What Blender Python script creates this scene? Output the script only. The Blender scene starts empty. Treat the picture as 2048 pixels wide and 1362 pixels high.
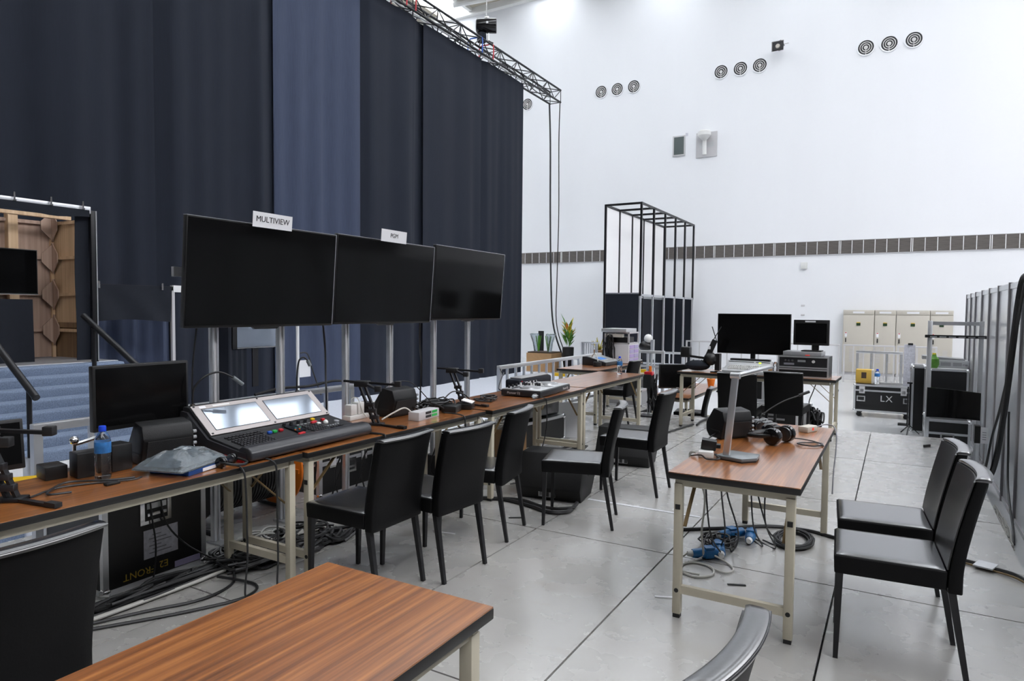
import bpy, bmesh, math, random
from mathutils import Matrix, Vector, Euler
random.seed(7)
PI = math.pi
scene = bpy.context.scene
COL = scene.collection

# ------------------------------------------------------------------ camera, sky, exposure
cam = bpy.data.objects.new('camera', bpy.data.cameras.new('camera'))
COL.objects.link(cam)
cam.data.sensor_width = 36.0
cam.data.lens = 23.43
cam.data.clip_end = 300
R = Matrix([[0.865195, -0.030421, 0.500512], [0.501354, 0.034375, -0.864559], [0.009096, 0.998946, 0.044993]])
M4 = R.to_4x4(); M4.translation = (0, 0, 1.53)
cam.matrix_world = M4
scene.camera = cam
world = bpy.data.worlds.new('world'); scene.world = world
world.use_nodes = True
bg = world.node_tree.nodes['Background']
bg.inputs[0].default_value = (0.95, 0.958, 1.0, 1)
bg.inputs[1].default_value = 5.4
scene.view_settings.view_transform = 'Standard'
scene.view_settings.look = 'None'
scene.view_settings.gamma = 1.0
scene.view_settings.use_curve_mapping = False
scene.view_settings.exposure = 0.50

# ------------------------------------------------------------------ materials
MATS = {}
def mat(name, col, rough=0.5, metal=0.0, var=0.0, scale=8.0, bump=0.0, spec=0.5, stretch=None, emit=0.0, trans=0.0, alpha=1.0, coat=0.0):
    m = bpy.data.materials.new(name); m.use_nodes = True
    nt = m.node_tree; b = nt.nodes['Principled BSDF']
    c = tuple(col) + (1,)
    b.inputs['Base Color'].default_value = c
    b.inputs['Roughness'].default_value = rough
    b.inputs['Metallic'].default_value = metal
    b.inputs['Specular IOR Level'].default_value = spec
    b.inputs['Transmission Weight'].default_value = trans
    b.inputs['Alpha'].default_value = alpha
    b.inputs['Coat Weight'].default_value = coat
    b.inputs['Coat Roughness'].default_value = 0.22
    if emit:
        b.inputs['Emission Color'].default_value = c
        b.inputs['Emission Strength'].default_value = emit
    if var or bump:
        tc = nt.nodes.new('ShaderNodeTexCoord')
        mp = nt.nodes.new('ShaderNodeMapping')
        nt.links.new(tc.outputs['Object'], mp.inputs[0])
        if stretch: mp.inputs['Scale'].default_value = stretch
        nz = nt.nodes.new('ShaderNodeTexNoise')
        nz.inputs['Scale'].default_value = scale
        nz.inputs['Detail'].default_value = 5
        nt.links.new(mp.outputs[0], nz.inputs['Vector'])
        if var:
            rp = nt.nodes.new('ShaderNodeValToRGB')
            rp.color_ramp.elements[0].position = 0.3
            rp.color_ramp.elements[1].position = 0.7
            rp.color_ramp.elements[0].color = tuple(x * (1 - var) for x in col) + (1,)
            rp.color_ramp.elements[1].color = tuple(min(1, x * (1 + var)) for x in col) + (1,)
            nt.links.new(nz.outputs['Fac'], rp.inputs[0])
            nt.links.new(rp.outputs[0], b.inputs['Base Color'])
        if bump:
            bp = nt.nodes.new('ShaderNodeBump')
            bp.inputs['Strength'].default_value = bump
            bp.inputs['Distance'].default_value = 0.01
            nt.links.new(nz.outputs['Fac'], bp.inputs['Height'])
            nt.links.new(bp.outputs[0], b.inputs['Normal'])
    MATS[name] = m
    return m

def wood_mat(name, dark, mid, light, rough, axis=1, fine=1.0, coat=0.0):
    """wood with grain along one object axis"""
    m = bpy.data.materials.new(name); m.use_nodes = True
    nt = m.node_tree; b = nt.nodes['Principled BSDF']
    tc = nt.nodes.new('ShaderNodeTexCoord')
    mp = nt.nodes.new('ShaderNodeMapping')
    sc = [26 * fine] * 3; sc[axis] = 1.1 * fine
    mp.inputs['Scale'].default_value = sc
    nt.links.new(tc.outputs['Object'], mp.inputs[0])
    n1 = nt.nodes.new('ShaderNodeTexNoise'); n1.inputs['Scale'].default_value = 1.6
    n1.inputs['Detail'].default_value = 7; n1.inputs['Distortion'].default_value = 0.4
    nt.links.new(mp.outputs[0], n1.inputs['Vector'])
    mp2 = nt.nodes.new('ShaderNodeMapping')
    s2 = [120 * fine] * 3; s2[axis] = 2.2 * fine
    mp2.inputs['Scale'].default_value = s2
    nt.links.new(tc.outputs['Object'], mp2.inputs[0])
    n2 = nt.nodes.new('ShaderNodeTexNoise'); n2.inputs['Scale'].default_value = 1.0; n2.inputs['Detail'].default_value = 3
    nt.links.new(mp2.outputs[0], n2.inputs['Vector'])
    mx = nt.nodes.new('ShaderNodeMath'); mx.operation = 'MULTIPLY_ADD'
    mx.inputs[1].default_value = 0.45; nt.links.new(n2.outputs['Fac'], mx.inputs[0])
    m2 = nt.nodes.new('ShaderNodeMath'); m2.operation = 'MULTIPLY'; m2.inputs[1].default_value = 0.62
    nt.links.new(n1.outputs['Fac'], m2.inputs[0]); nt.links.new(m2.outputs[0], mx.inputs[2])
    rp = nt.nodes.new('ShaderNodeValToRGB'); e = rp.color_ramp.elements
    e[0].position = 0.36; e[0].color = tuple(dark) + (1,)
    e[1].position = 0.70; e[1].color = tuple(light) + (1,)
    k = e.new(0.53); k.color = tuple(mid) + (1,)
    nt.links.new(mx.outputs[0], rp.inputs[0]); nt.links.new(rp.outputs[0], b.inputs['Base Color'])
    b.inputs['Roughness'].default_value = rough
    b.inputs['Coat Weight'].default_value = coat
    b.inputs['Coat Roughness'].default_value = 0.20
    b.inputs['Specular IOR Level'].default_value = 0.8
    MATS[name] = m
    return m

mat('wall_white', (0.83, 0.84, 0.865), 0.55, var=0.015, scale=0.6, stretch=(1, 1, 0.15))
mat('added_wall_dark', (0.06, 0.06, 0.063), 0.8)  # near black so the added unseen walls throw back little light
mat('beam_white', (0.86, 0.86, 0.84), 0.45)
mat('roof_beige', (0.50, 0.455, 0.37), 0.7, var=0.05, scale=0.8)
mat('louvre', (0.20, 0.18, 0.165), 0.55, var=0.2, scale=3, stretch=(1, 1, 20))
mat('vent_dark', (0.02, 0.02, 0.022), 0.6)
mat('vent_ring', (0.62, 0.61, 0.60), 0.4)
mat('plate_grey', (0.55, 0.54, 0.55), 0.45)
mat('cream_cab', (0.54, 0.505, 0.44), 0.45)
mat('black_plastic', (0.008, 0.008, 0.0085), 0.42, bump=0.06, scale=300)
mat('black_gloss', (0.006, 0.006, 0.007), 0.12)
mat('screen_black', (0.004, 0.004, 0.0042), 0.10, spec=0.22)
mat('black_rubber', (0.010, 0.010, 0.011), 0.55)
mat('cable_black', (0.012, 0.012, 0.013), 0.45)
mat('cable_white', (0.55, 0.54, 0.50), 0.45)
mat('cable_blue', (0.03, 0.20, 0.60), 0.4)
mat('black_metal', (0.012, 0.012, 0.014), 0.38, metal=0.2)
mat('leather', (0.014, 0.014, 0.016), 0.26, bump=0.04, scale=160, coat=1.0, spec=1.0)
mat('leather_half_shaded', (0.007, 0.007, 0.008), 0.40, bump=0.05, scale=160, coat=0.15, spec=0.5)  # same leather, darker: half shade put into the colour of the backrest front
mat('leather_shaded', (0.0035, 0.0035, 0.0038), 0.55, bump=0.05, scale=160, spec=0.16)  # same leather, darkest: shade on backs and seat sides put into the colour
mat('table_edge', (0.010, 0.0095, 0.009), 0.45)
mat('table_steel', (0.50, 0.46, 0.36), 0.45, var=0.05, scale=6)
mat('brass_brace', (0.22, 0.15, 0.07), 0.4, metal=0.5)
mat('aluminium', (0.62, 0.63, 0.65), 0.34, metal=0.85, var=0.06, scale=14)
mat('aluminium_bright', (0.74, 0.75, 0.77), 0.30, metal=0.7)
mat('steel_chrome', (0.75, 0.75, 0.76), 0.16, metal=1.0)
mat('lamp_silver', (0.66, 0.67, 0.69), 0.30, metal=0.8)
mat('lamp_base', (0.20, 0.22, 0.23), 0.35, metal=0.3)
mat('panel_acrylic', (0.80, 0.82, 0.85), 0.20, metal=0.25, var=0.08, scale=1.2, stretch=(1, 1, 0.3))
mat('panel_post', (0.33, 0.32, 0.33), 0.35, metal=0.6)
mat('hall_floor', (0.58, 0.585, 0.59), 0.13, var=0.05, scale=0.7, spec=0.6)
mat('carpet', (0.66, 0.69, 0.76), 0.95, var=0.06, scale=30)
mat('stage_carpet', (0.155, 0.20, 0.285), 0.98, var=0.22, scale=90, bump=0.25)
mat('stage_deck', (0.22, 0.22, 0.23), 0.4)
mat('white_paint', (0.80, 0.80, 0.80), 0.45)
mat('white_plastic', (0.74, 0.74, 0.72), 0.35)
mat('paper', (0.78, 0.78, 0.80), 0.7)
mat('paper_tag', (0.60, 0.60, 0.66), 0.7, var=0.15, scale=40)
mat('print_black', (0.02, 0.02, 0.02), 0.6)
mat('print_grey', (0.25, 0.25, 0.28), 0.7)
mat('print_yellow', (0.62, 0.42, 0.06), 0.6)
mat('print_white', (0.65, 0.65, 0.65), 0.5)
mat('lilac_tape', (0.42, 0.38, 0.58), 0.6)
mat('curtain_black', (0.0056, 0.0092, 0.0200), 0.9, var=0.10, scale=60, stretch=(1, 1, 0.05))
mat('curtain_grey', (0.037, 0.050, 0.092), 0.85, var=0.10, scale=60, stretch=(1, 1, 0.05))
mat('cloth_black', (0.0052, 0.0078, 0.0150), 0.9, var=0.1, scale=30)
mat('case_laminate', (0.012, 0.012, 0.013), 0.35, bump=0.05, scale=120)
mat('case_grey', (0.30, 0.30, 0.31), 0.4)
mat('console_black', (0.016, 0.016, 0.018), 0.45)
mat('console_rest', (0.028, 0.028, 0.032), 0.30, bump=0.08, scale=200)
mat('console_bezel', (0.42, 0.38, 0.37), 0.38, metal=0.25)
mat('console_screen', (0.27, 0.31, 0.37), 0.06, metal=0.55, spec=0.8)
mat('key_black', (0.022, 0.022, 0.025), 0.38)
mat('key_grey', (0.30, 0.31, 0.32), 0.4)
mat('key_white', (0.72, 0.72, 0.70), 0.4)
mat('red_plastic', (0.55, 0.02, 0.03), 0.35)
mat('green_plastic', (0.02, 0.42, 0.08), 0.35)
mat('navy_pack', (0.01, 0.05, 0.20), 0.35)
mat('blue_plastic', (0.02, 0.10, 0.48), 0.35)
mat('yellow_plastic', (0.80, 0.50, 0.01), 0.4)
mat('orange_plastic', (0.80, 0.20, 0.015), 0.4)
mat('neon_green', (0.45, 0.75, 0.02), 0.5)
mat('leaf_green', (0.10, 0.28, 0.03), 0.5, var=0.3, scale=14)
mat('leaf_yellow', (0.60, 0.50, 0.04), 0.5, var=0.3, scale=14)
mat('leaf_orange', (0.60, 0.18, 0.03), 0.5)
mat('soil_brown', (0.05, 0.032, 0.022), 0.9)
mat('bottle_cap', (0.01, 0.06, 0.62), 0.35)
mat('bottle_label', (0.03, 0.16, 0.42), 0.4, var=0.4, scale=30)
mat('clear_plastic', (0.93, 0.96, 0.98), 0.04, trans=1.0, spec=0.5)
mat('bag_plastic', (0.55, 0.62, 0.66), 0.07, trans=0.88, bump=0.6, scale=22)
mat('bag_cloth', (0.13, 0.16, 0.19), 0.7, var=0.3, scale=25)
mat('cee_blue', (0.01, 0.13, 0.34), 0.35)
mat('cardboard', (0.42, 0.25, 0.12), 0.8, var=0.06, scale=10)
mat('carton_yellow', (0.52, 0.33, 0.05), 0.6)
mat('tape_clear', (0.70, 0.71, 0.74), 0.25)
mat('mauve_label', (0.42, 0.32, 0.58), 0.5)
mat('mixer_silver', (0.55, 0.56, 0.57), 0.3, metal=0.5)
mat('speaker_black', (0.0075, 0.0075, 0.008), 0.5, bump=0.12, scale=220, spec=0.35)
mat('grille_black', (0.020, 0.020, 0.021), 0.6, bump=0.3, scale=400)
mat('green_lcd', (0.02, 0.05, 0.02), 0.3)
mat('red_led', (0.8, 0.05, 0.03), 0.4, emit=0.4)
mat('lime_led', (0.6, 0.9, 0.05), 0.4, emit=1.2)
mat('glass_grey', (0.10, 0.12, 0.12), 0.15)
mat('fabric_white', (0.92, 0.92, 0.92), 0.8)
mat('cloth_black_lit', (0.05, 0.058, 0.075), 0.85)  # black cloth with bluish light put into the colour
wood_mat('table_wood', (0.13, 0.042, 0.010), (0.28, 0.095, 0.022), (0.46, 0.18, 0.045), 0.28, axis=1, fine=0.9, coat=0.8)
wood_mat('plywood_light', (0.56, 0.37, 0.21), (0.68, 0.47, 0.28), (0.78, 0.57, 0.37), 0.6, axis=2, fine=0.35)
wood_mat('plywood_pink', (0.32, 0.21, 0.16), (0.42, 0.29, 0.22), (0.52, 0.37, 0.29), 0.65, axis=2, fine=0.35)
wood_mat('plywood_dark', (0.16, 0.09, 0.05), (0.24, 0.14, 0.07), (0.32, 0.20, 0.10), 0.6, axis=2, fine=0.35)

def board_mat():
    """painted stage board: grey paint, scuffs and brown worn streaks"""
    m = bpy.data.materials.new('stage_board'); m.use_nodes = True
    nt = m.node_tree; b = nt.nodes['Principled BSDF']
    tc = nt.nodes.new('ShaderNodeTexCoord'); oi = nt.nodes.new('ShaderNodeObjectInfo')
    add = nt.nodes.new('ShaderNodeVectorMath'); add.operation = 'ADD'
    sc = nt.nodes.new('ShaderNodeVectorMath'); sc.operation = 'SCALE'; sc.inputs['Scale'].default_value = 9.0
    nt.links.new(oi.outputs['Location'], sc.inputs[0])
    nt.links.new(tc.outputs['Object'], add.inputs[0]); nt.links.new(sc.outputs[0], add.inputs[1])
    def noise(s, d, stretch=None):
        n = nt.nodes.new('ShaderNodeTexNoise'); n.inputs['Scale'].default_value = s; n.inputs['Detail'].default_value = d
        if stretch:
            mp = nt.nodes.new('ShaderNodeMapping'); mp.inputs['Scale'].default_value = stretch
            nt.links.new(add.outputs[0], mp.inputs[0]); nt.links.new(mp.outputs[0], n.inputs['Vector'])
        else: nt.links.new(add.outputs[0], n.inputs['Vector'])
        return n
    def ramp(n, p0, c0, p1, c1):
        r = nt.nodes.new('ShaderNodeValToRGB'); e = r.color_ramp.elements
        e[0].position = p0; e[0].color = c0; e[1].position = p1; e[1].color = c1
        nt.links.new(n.outputs['Fac'], r.inputs[0]); return r
    def mix(a, bb, fac, mode='MIX'):
        x = nt.nodes.new('ShaderNodeMixRGB'); x.blend_type = mode
        nt.links.new(a.outputs[0], x.inputs[1]); nt.links.new(bb.outputs[0], x.inputs[2]); nt.links.new(fac.outputs[0], x.inputs[0]); return x
    base = ramp(noise(1.3, 6), 0.25, (0.355, 0.345, 0.33, 1), 0.75, (0.41, 0.40, 0.38, 1))
    scuff = ramp(noise(2.2, 12, (1, 2.2, 1)), 0.58, (0, 0, 0, 1), 0.85, (0.40, 0.40, 0.40, 1))
    dirt = nt.nodes.new('ShaderNodeRGB'); dirt.outputs[0].default_value = (0.24, 0.195, 0.15, 1)
    a = mix(base, dirt, scuff)
    scr = ramp(noise(9.0, 12, (1, 5, 1)), 0.60, (0, 0, 0, 1), 0.95, (0.20, 0.20, 0.20, 1))
    pale = nt.nodes.new('ShaderNodeRGB'); pale.outputs[0].default_value = (0.58, 0.56, 0.52, 1)
    c = mix(a, pale, scr)
    nt.links.new(c.outputs[0], b.inputs['Base Color'])
    rr = ramp(noise(4, 6), 0.3, (0.22, 0.22, 0.22, 1), 0.7, (0.32, 0.32, 0.32, 1))
    nt.links.new(rr.outputs[0], b.inputs['Roughness'])
    b.inputs['Specular IOR Level'].default_value = 1.0
    b.inputs['Coat Weight'].default_value = 0.6
    b.inputs['Coat Roughness'].default_value = 0.20
    MATS['stage_board'] = m
board_mat()

# ------------------------------------------------------------------ mesh helpers
class MB:
    def __init__(s): s.v = []; s.f = []
    def add(s, vs, fs):
        o = len(s.v); s.v += [tuple(x) for x in vs]; s.f += [tuple(i + o for i in q) for q in fs]; return s
    def box(s, x0, x1, y0, y1, z0, z1, m=None):
        vs = [Vector(p) for p in ((x0,y0,z0),(x1,y0,z0),(x1,y1,z0),(x0,y1,z0),(x0,y0,z1),(x1,y0,z1),(x1,y1,z1),(x0,y1,z1))]
        if m is not None: vs = [m @ p for p in vs]
        return s.add(vs, [(0,3,2,1),(4,5,6,7),(0,1,5,4),(1,2,6,5),(2,3,7,6),(3,0,4,7)])
    def cbox(s, c, d, m=None):
        return s.box(c[0]-d[0]/2, c[0]+d[0]/2, c[1]-d[1]/2, c[1]+d[1]/2, c[2]-d[2]/2, c[2]+d[2]/2, m)
    def bar(s, p0, p1, w, h=None, up=(0,0,1), w1=None, h1=None):
        """rectangular bar between two points"""
        h = w if h is None else h; w1 = w if w1 is None else w1; h1 = (h if w1 == w else w1) if h1 is None else h1
        p0 = Vector(p0); p1 = Vector(p1); d = (p1-p0).normalized(); up = Vector(up)
        if abs(d.dot(up)) > 0.98: up = Vector((0,1,0))
        a = d.cross(up).normalized(); b = a.cross(d).normalized()
        vs = []
        for p, ww, hh in ((p0, w, h), (p1, w1, h1)):
            for i, j in ((-1,-1),(1,-1),(1,1),(-1,1)): vs.append(p + a*(i*ww/2) + b*(j*hh/2))
        return s.add(vs, [(0,1,2,3),(7,6,5,4),(0,4,5,1),(1,5,6,2),(2,6,7,3),(3,7,4,0)])
    def cyl(s, p0, p1, r0, r1=None, seg=12, caps=True):
        r1 = r0 if r1 is None else r1
        p0 = Vector(p0); p1 = Vector(p1); d = (p1-p0).normalized()
        up = Vector((0,0,1)) if abs(d.z) < 0.9 else Vector((1,0,0))
        a = d.cross(up).normalized(); b = d.cross(a)
        vs = []; fs = []
        for p, r in ((p0, r0), (p1, r1)):
            for i in range(seg):
                t = 2*PI*i/seg; vs.append(p + a*(r*math.cos(t)) + b*(r*math.sin(t)))
        for i in range(seg):
            j = (i+1) % seg; fs.append((i, j, seg+j, seg+i))
        if caps: fs.append(tuple(reversed(range(seg)))); fs.append(tuple(range(seg, 2*seg)))
        return s.add(vs, fs)
    def tube(s, pts, r, seg=6, sub=5, closed=False):
        pts = [Vector(p) for p in pts]
        P = []
        n = len(pts)
        if sub > 1 and n > 2:
            rng = range(n) if closed else range(n-1)
            for i in rng:
                if closed: a, b, c, d = pts[(i-1)%n], pts[i], pts[(i+1)%n], pts[(i+2)%n]
                else: a, b, c, d = pts[max(i-1,0)], pts[i], pts[i+1], pts[min(i+2,n-1)]
                for k in range(sub):
                    t = k/sub
                    P.append(0.5*((2*b)+(c-a)*t+(2*a-5*b+4*c-d)*t*t+(3*b-a-3*c+d)*t**3))
            if not closed: P.append(pts[-1])
        else: P = pts
        n = len(P); vs = []; fs = []; prev = None
        for i, p in enumerate(P):
            if closed: d = (P[(i+1)%n]-P[i-1])
            else: d = (P[min(i+1,n-1)]-P[max(i-1,0)])
            if d.length < 1e-9: d = Vector((0,0,1))
            d.normalize()
            if prev is None:
                up = Vector((0,0,1)) if abs(d.z) < 0.9 else Vector((1,0,0))
                a = d.cross(up).normalized()
            else:
                a = prev - d*prev.dot(d)
                if a.length < 1e-6: a = d.orthogonal()
                a.normalize()
            prev = a; b = d.cross(a)
            for k in range(seg):
                t = 2*PI*k/seg; vs.append(p + a*(r*math.cos(t)) + b*(r*math.sin(t)))
        for i in range(n if closed else n-1):
            q = (i+1) % n
            for k in range(seg):
                j = (k+1) % seg; fs.append((i*seg+k, i*seg+j, q*seg+j, q*seg+k))
        if not closed: fs.append(tuple(reversed(range(seg)))); fs.append(tuple(range((n-1)*seg, n*seg)))
        return s.add(vs, fs)
    def lathe(s, prof, c=(0,0,0), seg=16, m=None):
        vs = []; fs = []; n = len(prof)
        for r, z in prof:
            for k in range(seg):
                t = 2*PI*k/seg; p = Vector((c[0]+max(r,1e-4)*math.cos(t), c[1]+max(r,1e-4)*math.sin(t), c[2]+z))
                vs.append(m @ p if m is not None else p)
        for i in range(n-1):
            for k in range(seg):
                j = (k+1) % seg; fs.append((i*seg+k, i*seg+j, (i+1)*seg+j, (i+1)*seg+k))
        fs.append(tuple(reversed(range(seg)))); fs.append(tuple(range((n-1)*seg, n*seg)))
        return s.add(vs, fs)
    def prism(s, poly, a0, a1, axis='y', m=None):
        """polygon in the plane across the axis, extruded a0..a1; poly points are the two other coordinates in xyz order"""
        vs = []; n = len(poly)
        for a in (a0, a1):
            for p, q in poly:
                w = {'x': (a, p, q), 'y': (p, a, q), 'z': (p, q, a)}[axis]
                vs.append(m @ Vector(w) if m is not None else w)
        fs = [tuple(range(n)), tuple(reversed(range(n, 2*n)))]
        for i in range(n):
            j = (i+1) % n; fs.append((i, n+i, n+j, j))
        return s.add(vs, fs)
    def ball(s, c, r, seg=10, rings=6, sc=(1,1,1)):
        vs = []; fs = []
        for i in range(rings+1):
            ph = PI*i/rings
            for k in range(seg):
                t = 2*PI*k/seg
                rr = max(math.sin(ph), 1e-3)
                vs.append((c[0]+sc[0]*r*rr*math.cos(t), c[1]+sc[1]*r*rr*math.sin(t), c[2]+sc[2]*r*math.cos(ph)))
        for i in range(rings):
            for k in range(seg):
                j = (k+1) % seg; fs.append((i*seg+k, (i+1)*seg+k, (i+1)*seg+j, i*seg+j))
        return s.add(vs, fs)
    def grid(s, nu, nv, fn, thick=0.0):
        """sheet of (nu+1)*(nv+1) points fn(u,v); optional closed thickness through fn(u,v,side)"""
        o = len(s.v)
        sides = (0, 1) if thick else (0,)
        vs = []; fs = []
        for sd in sides:
            for j in range(nv+1):
                for i in range(nu+1):
                    vs.append(fn(i/nu, j/nv, sd) if thick else fn(i/nu, j/nv))
        W = nu+1; H = nv+1; off = W*H
        for j in range(nv):
            for i in range(nu):
                q = (j*W+i, j*W+i+1, (j+1)*W+i+1, (j+1)*W+i)
                fs.append(q)
                if thick: fs.append(tuple(off+x for x in reversed(q)))
        if thick:
            for i in range(nu):
                fs.append((i+1, i, off+i, off+i+1)); a = nv*W+i; fs.append((a, a+1, off+a+1, off+a))
            for j in range(nv):
                a = j*W; b = (j+1)*W; fs.append((a, b, off+b, off+a)); a += nu; b += nu; fs.append((b, a, off+a, off+b))
        return s.add(vs, fs)
    def mesh(s, name, material, bevel=0.0, seg=2, smooth=35):
        me = bpy.data.meshes.new(name)
        me.from_pydata([tuple(p) for p in s.v], [], s.f)
        bm = bmesh.new(); bm.from_mesh(me)
        bmesh.ops.recalc_face_normals(bm, faces=bm.faces)
        if bevel:
            es = [e for e in bm.edges if len(e.link_faces) == 2 and e.calc_face_angle(0) > 0.6]
            bmesh.ops.bevel(bm, geom=es, offset=bevel, segments=seg, profile=0.5, affect='EDGES', clamp_overlap=True)
        bm.to_mesh(me); bm.free()
        me.materials.append(MATS[material])
        if smooth:
            me.polygons.foreach_set('use_smooth', [True]*len(me.polygons))
            me.set_sharp_from_angle(angle=math.radians(smooth))
        me.update()
        return me
    def build(s, name, material, parent=None, bevel=0.0, seg=2, smooth=35, loc=None, rot=None):
        o = bpy.data.objects.new(name, s.mesh(name, material, bevel, seg, smooth))
        COL.objects.link(o)
        if parent is not None: o.parent = parent
        if loc is not None: o.location = loc
        if rot is not None: o.rotation_euler = rot
        return o

def tag(o, label, cat, group=None):
    o['label'] = label; o['category'] = cat
    if group: o['group'] = group
    return o
def thing(name, label, cat, loc=(0,0,0), rotz=0.0, group=None, rot=None):
    o = bpy.data.objects.new(name, None); COL.objects.link(o)
    o.empty_display_size = 0.1
    o.location = loc; o.rotation_euler = rot if rot else (0, 0, rotz)
    return tag(o, label, cat, group)
def struct(o): o['kind'] = 'structure'; return o
def inst(name, mesh, parent=None, loc=(0,0,0), rot=(0,0,0)):
    o = bpy.data.objects.new(name, mesh); COL.objects.link(o)
    if parent is not None: o.parent = parent
    o.location = loc; o.rotation_euler = rot
    return o
def copy_tree(root, loc=None, rotz=None, label=None, parent=None):
    c = root.copy(); COL.objects.link(c); c.parent = parent
    if loc is not None: c.location = loc
    if rotz is not None: c.rotation_euler = (0, 0, rotz)
    if label: c['label'] = label
    for ch in root.children: copy_tree(ch, parent=c)
    return c
def text_mesh(s, size, depth=0.0006, material='print_black', align='CENTER'):
    cu = bpy.data.curves.new('txt', 'FONT'); cu.body = s; cu.size = size; cu.extrude = depth; cu.align_x = align; cu.align_y = 'CENTER'
    cu.resolution_u = 3
    o = bpy.data.objects.new('txt', cu); COL.objects.link(o)
    dg = bpy.context.evaluated_depsgraph_get()
    me = bpy.data.meshes.new_from_object(o.evaluated_get(dg))
    bpy.data.objects.remove(o); bpy.data.curves.remove(cu)
    me.materials.clear(); me.materials.append(MATS[material])
    return me
def lettering(s, size, parent, mtx, material='print_black', name='lettering', depth=0.0006):
    """flat text laid by a matrix (text x to the right, y up)"""
    o = bpy.data.objects.new(name, text_mesh(s, size, depth, material)); COL.objects.link(o)
    o.parent = parent; o.matrix_local = mtx
    return o
def face_mtx(origin, right, up):
    r = Vector(right).normalized(); u = Vector(up).normalized(); n = r.cross(u)
    m = Matrix((r, u, n)).transposed().to_4x4(); m.translation = origin
    return m
RZ = lambda a: Matrix.Rotation(a, 4, 'Z')
T = 0.74       # table-top height above the platform
F = -0.53      # hall floor below the platform

# ================================================================== STRUCTURE
WY = 25.5
def skylight_mat():
    m = bpy.data.materials.new('skylight_glass'); m.use_nodes = True
    nt = m.node_tree; nt.nodes.remove(nt.nodes['Principled BSDF'])
    t = nt.nodes.new('ShaderNodeBsdfTransparent'); t.inputs[0].default_value = (0.93, 0.95, 0.96, 1)
    g = nt.nodes.new('ShaderNodeBsdfGlossy'); g.inputs['Roughness'].default_value = 0.05
    x = nt.nodes.new('ShaderNodeMixShader'); x.inputs[0].default_value = 0.06
    nt.links.new(t.outputs[0], x.inputs[1]); nt.links.new(g.outputs[0], x.inputs[2])
    nt.links.new(x.outputs[0], nt.nodes['Material Output'].inputs[0])
    MATS['skylight_glass'] = m
skylight_mat()

struct(MB().box(-34, 14, -14, WY+0.3, F-0.2, F).build('floor', 'hall_floor', smooth=0))
struct(MB().box(-10.95, -5.0, -6, 19.6, F, F+0.006).build('floor_carpet', 'carpet', smooth=0))
wall = struct(MB().box(-34, 14, WY, WY+0.3, F, 14.7).build('wall_back', 'wall_white', smooth=0))
struct(MB().box(-34.3, -34, -14, WY+0.3, F, 15).build('wall_left', 'wall_white', smooth=0))
struct(MB().box(-34, 14, -14.3, -14, F, 15.1).build('wall_front_added', 'added_wall_dark', smooth=0))  # unseen dark wall added to cut light from behind the camera
struct(MB().box(14, 14.3, -14, 25.5, F, 15.1).build('wall_outer_added', 'added_wall_dark', smooth=0))  # unseen dark wall added to keep side light off the chair backs

# roof: white beams, beige deck panels, glazed strips
roof = struct(bpy.data.objects.new('ceiling', None)); COL.objects.link(roof)
deck_me = MB().box(-1.48, 1.48, -1.48, 1.48, 0, 0.12).mesh('roof_panel', 'roof_beige', smooth=0)
deck_wide = MB().box(-0.98, 0.98, -1.48, 1.48, 0, 0.12).mesh('roof_panel', 'roof_beige', smooth=0)
pane_me = MB().box(-1.13, 1.13, -1.46, 1.46, 0.05, 0.07).mesh('skylight_pane', 'skylight_glass', smooth=0)
for iy in range(-4, 9):
    y = 24.0 + (iy-8)*3.0
    for ix in range(-6, 4):
        x0 = -17.0 + ix*5.0 + 5.0
        if y > 1: inst('skylight_pane', pane_me, roof, (x0-1.15, y, 15.0))  # glazing extent set to shape the light; unseen bays behind it closed
        else:
            k = inst('roof_panel', deck_me, roof, (x0-1.15, y, 15.0)); k.scale = (0.77, 1, 1)
        inst('roof_panel', deck_me if ix % 1 else deck_wide, roof, (x0+1.05, y, 15.0))
        k = inst('roof_panel', deck_me, roof, (x0+2.55-0.0, y, 15.0)); k.scale = (0.5, 1, 1)
    b = MB().box(-34, 14, y+1.3, y+1.62, 14.72, 15.0).build('roof_beam', 'beam_white', roof, smooth=0)
for ix in range(-6, 4):
    x0 = -17.0 + ix*5.0 + 5.0
    for xx in (x0-2.35, x0+0.05):
        MB().box(xx-0.09, xx+0.09, -14, 25.5, 14.85, 15.04).build('roof_purlin', 'beam_white', roof, smooth=0)
# diagonal tubes of the roof truss near the gable
for k in range(-3, 5):
    x = -15.2 + k*5
    MB().cyl((x-1.9, 24.2, 14.76), (x, 24.9, 14.98), 0.14, seg=10).build('roof_strut', 'beam_white', roof)
    MB().cyl((x-2.0, 23.4, 14.76), (x+0.9, 24.7, 14.9), 0.11, seg=10).build('roof_strut', 'beam_white', roof)

# louvre band in the wall
band = struct(bpy.data.objects.new('trim_1', None)); COL.objects.link(band)
lou = MB()
lou.box(-0.16, 0.16, -0.012, 0, -0.215, 0.215)
for i in range(14):
    z = -0.2 + i*0.03
    lou.box(-0.16, 0.16, -0.03, -0.008, z, z+0.014)
lou_me = lou.mesh('louvre_panel', 'louvre', smooth=0)
mul_me = MB().box(-0.011, 0.011, -0.035, 0, -0.215, 0.215).mesh('mullion', 'white_paint', smooth=0)
x = -14.12; i = 0
MB().box(-15, 5.2, WY-0.006, WY, 3.565, 4.025).build('louvre_backing', 'louvre', band, smooth=0)
while x < 4.9:
    inst('mullion', mul_me, band, (x, WY-0.004, 3.795))
    if i % 6 == 5: x += 0.05; inst('mullion', mul_me, band, (x, WY-0.004, 3.795))
    inst('louvre_panel', lou_me, band, (x+0.172, WY-0.006, 3.795)); x += 0.344; i += 1
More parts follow.
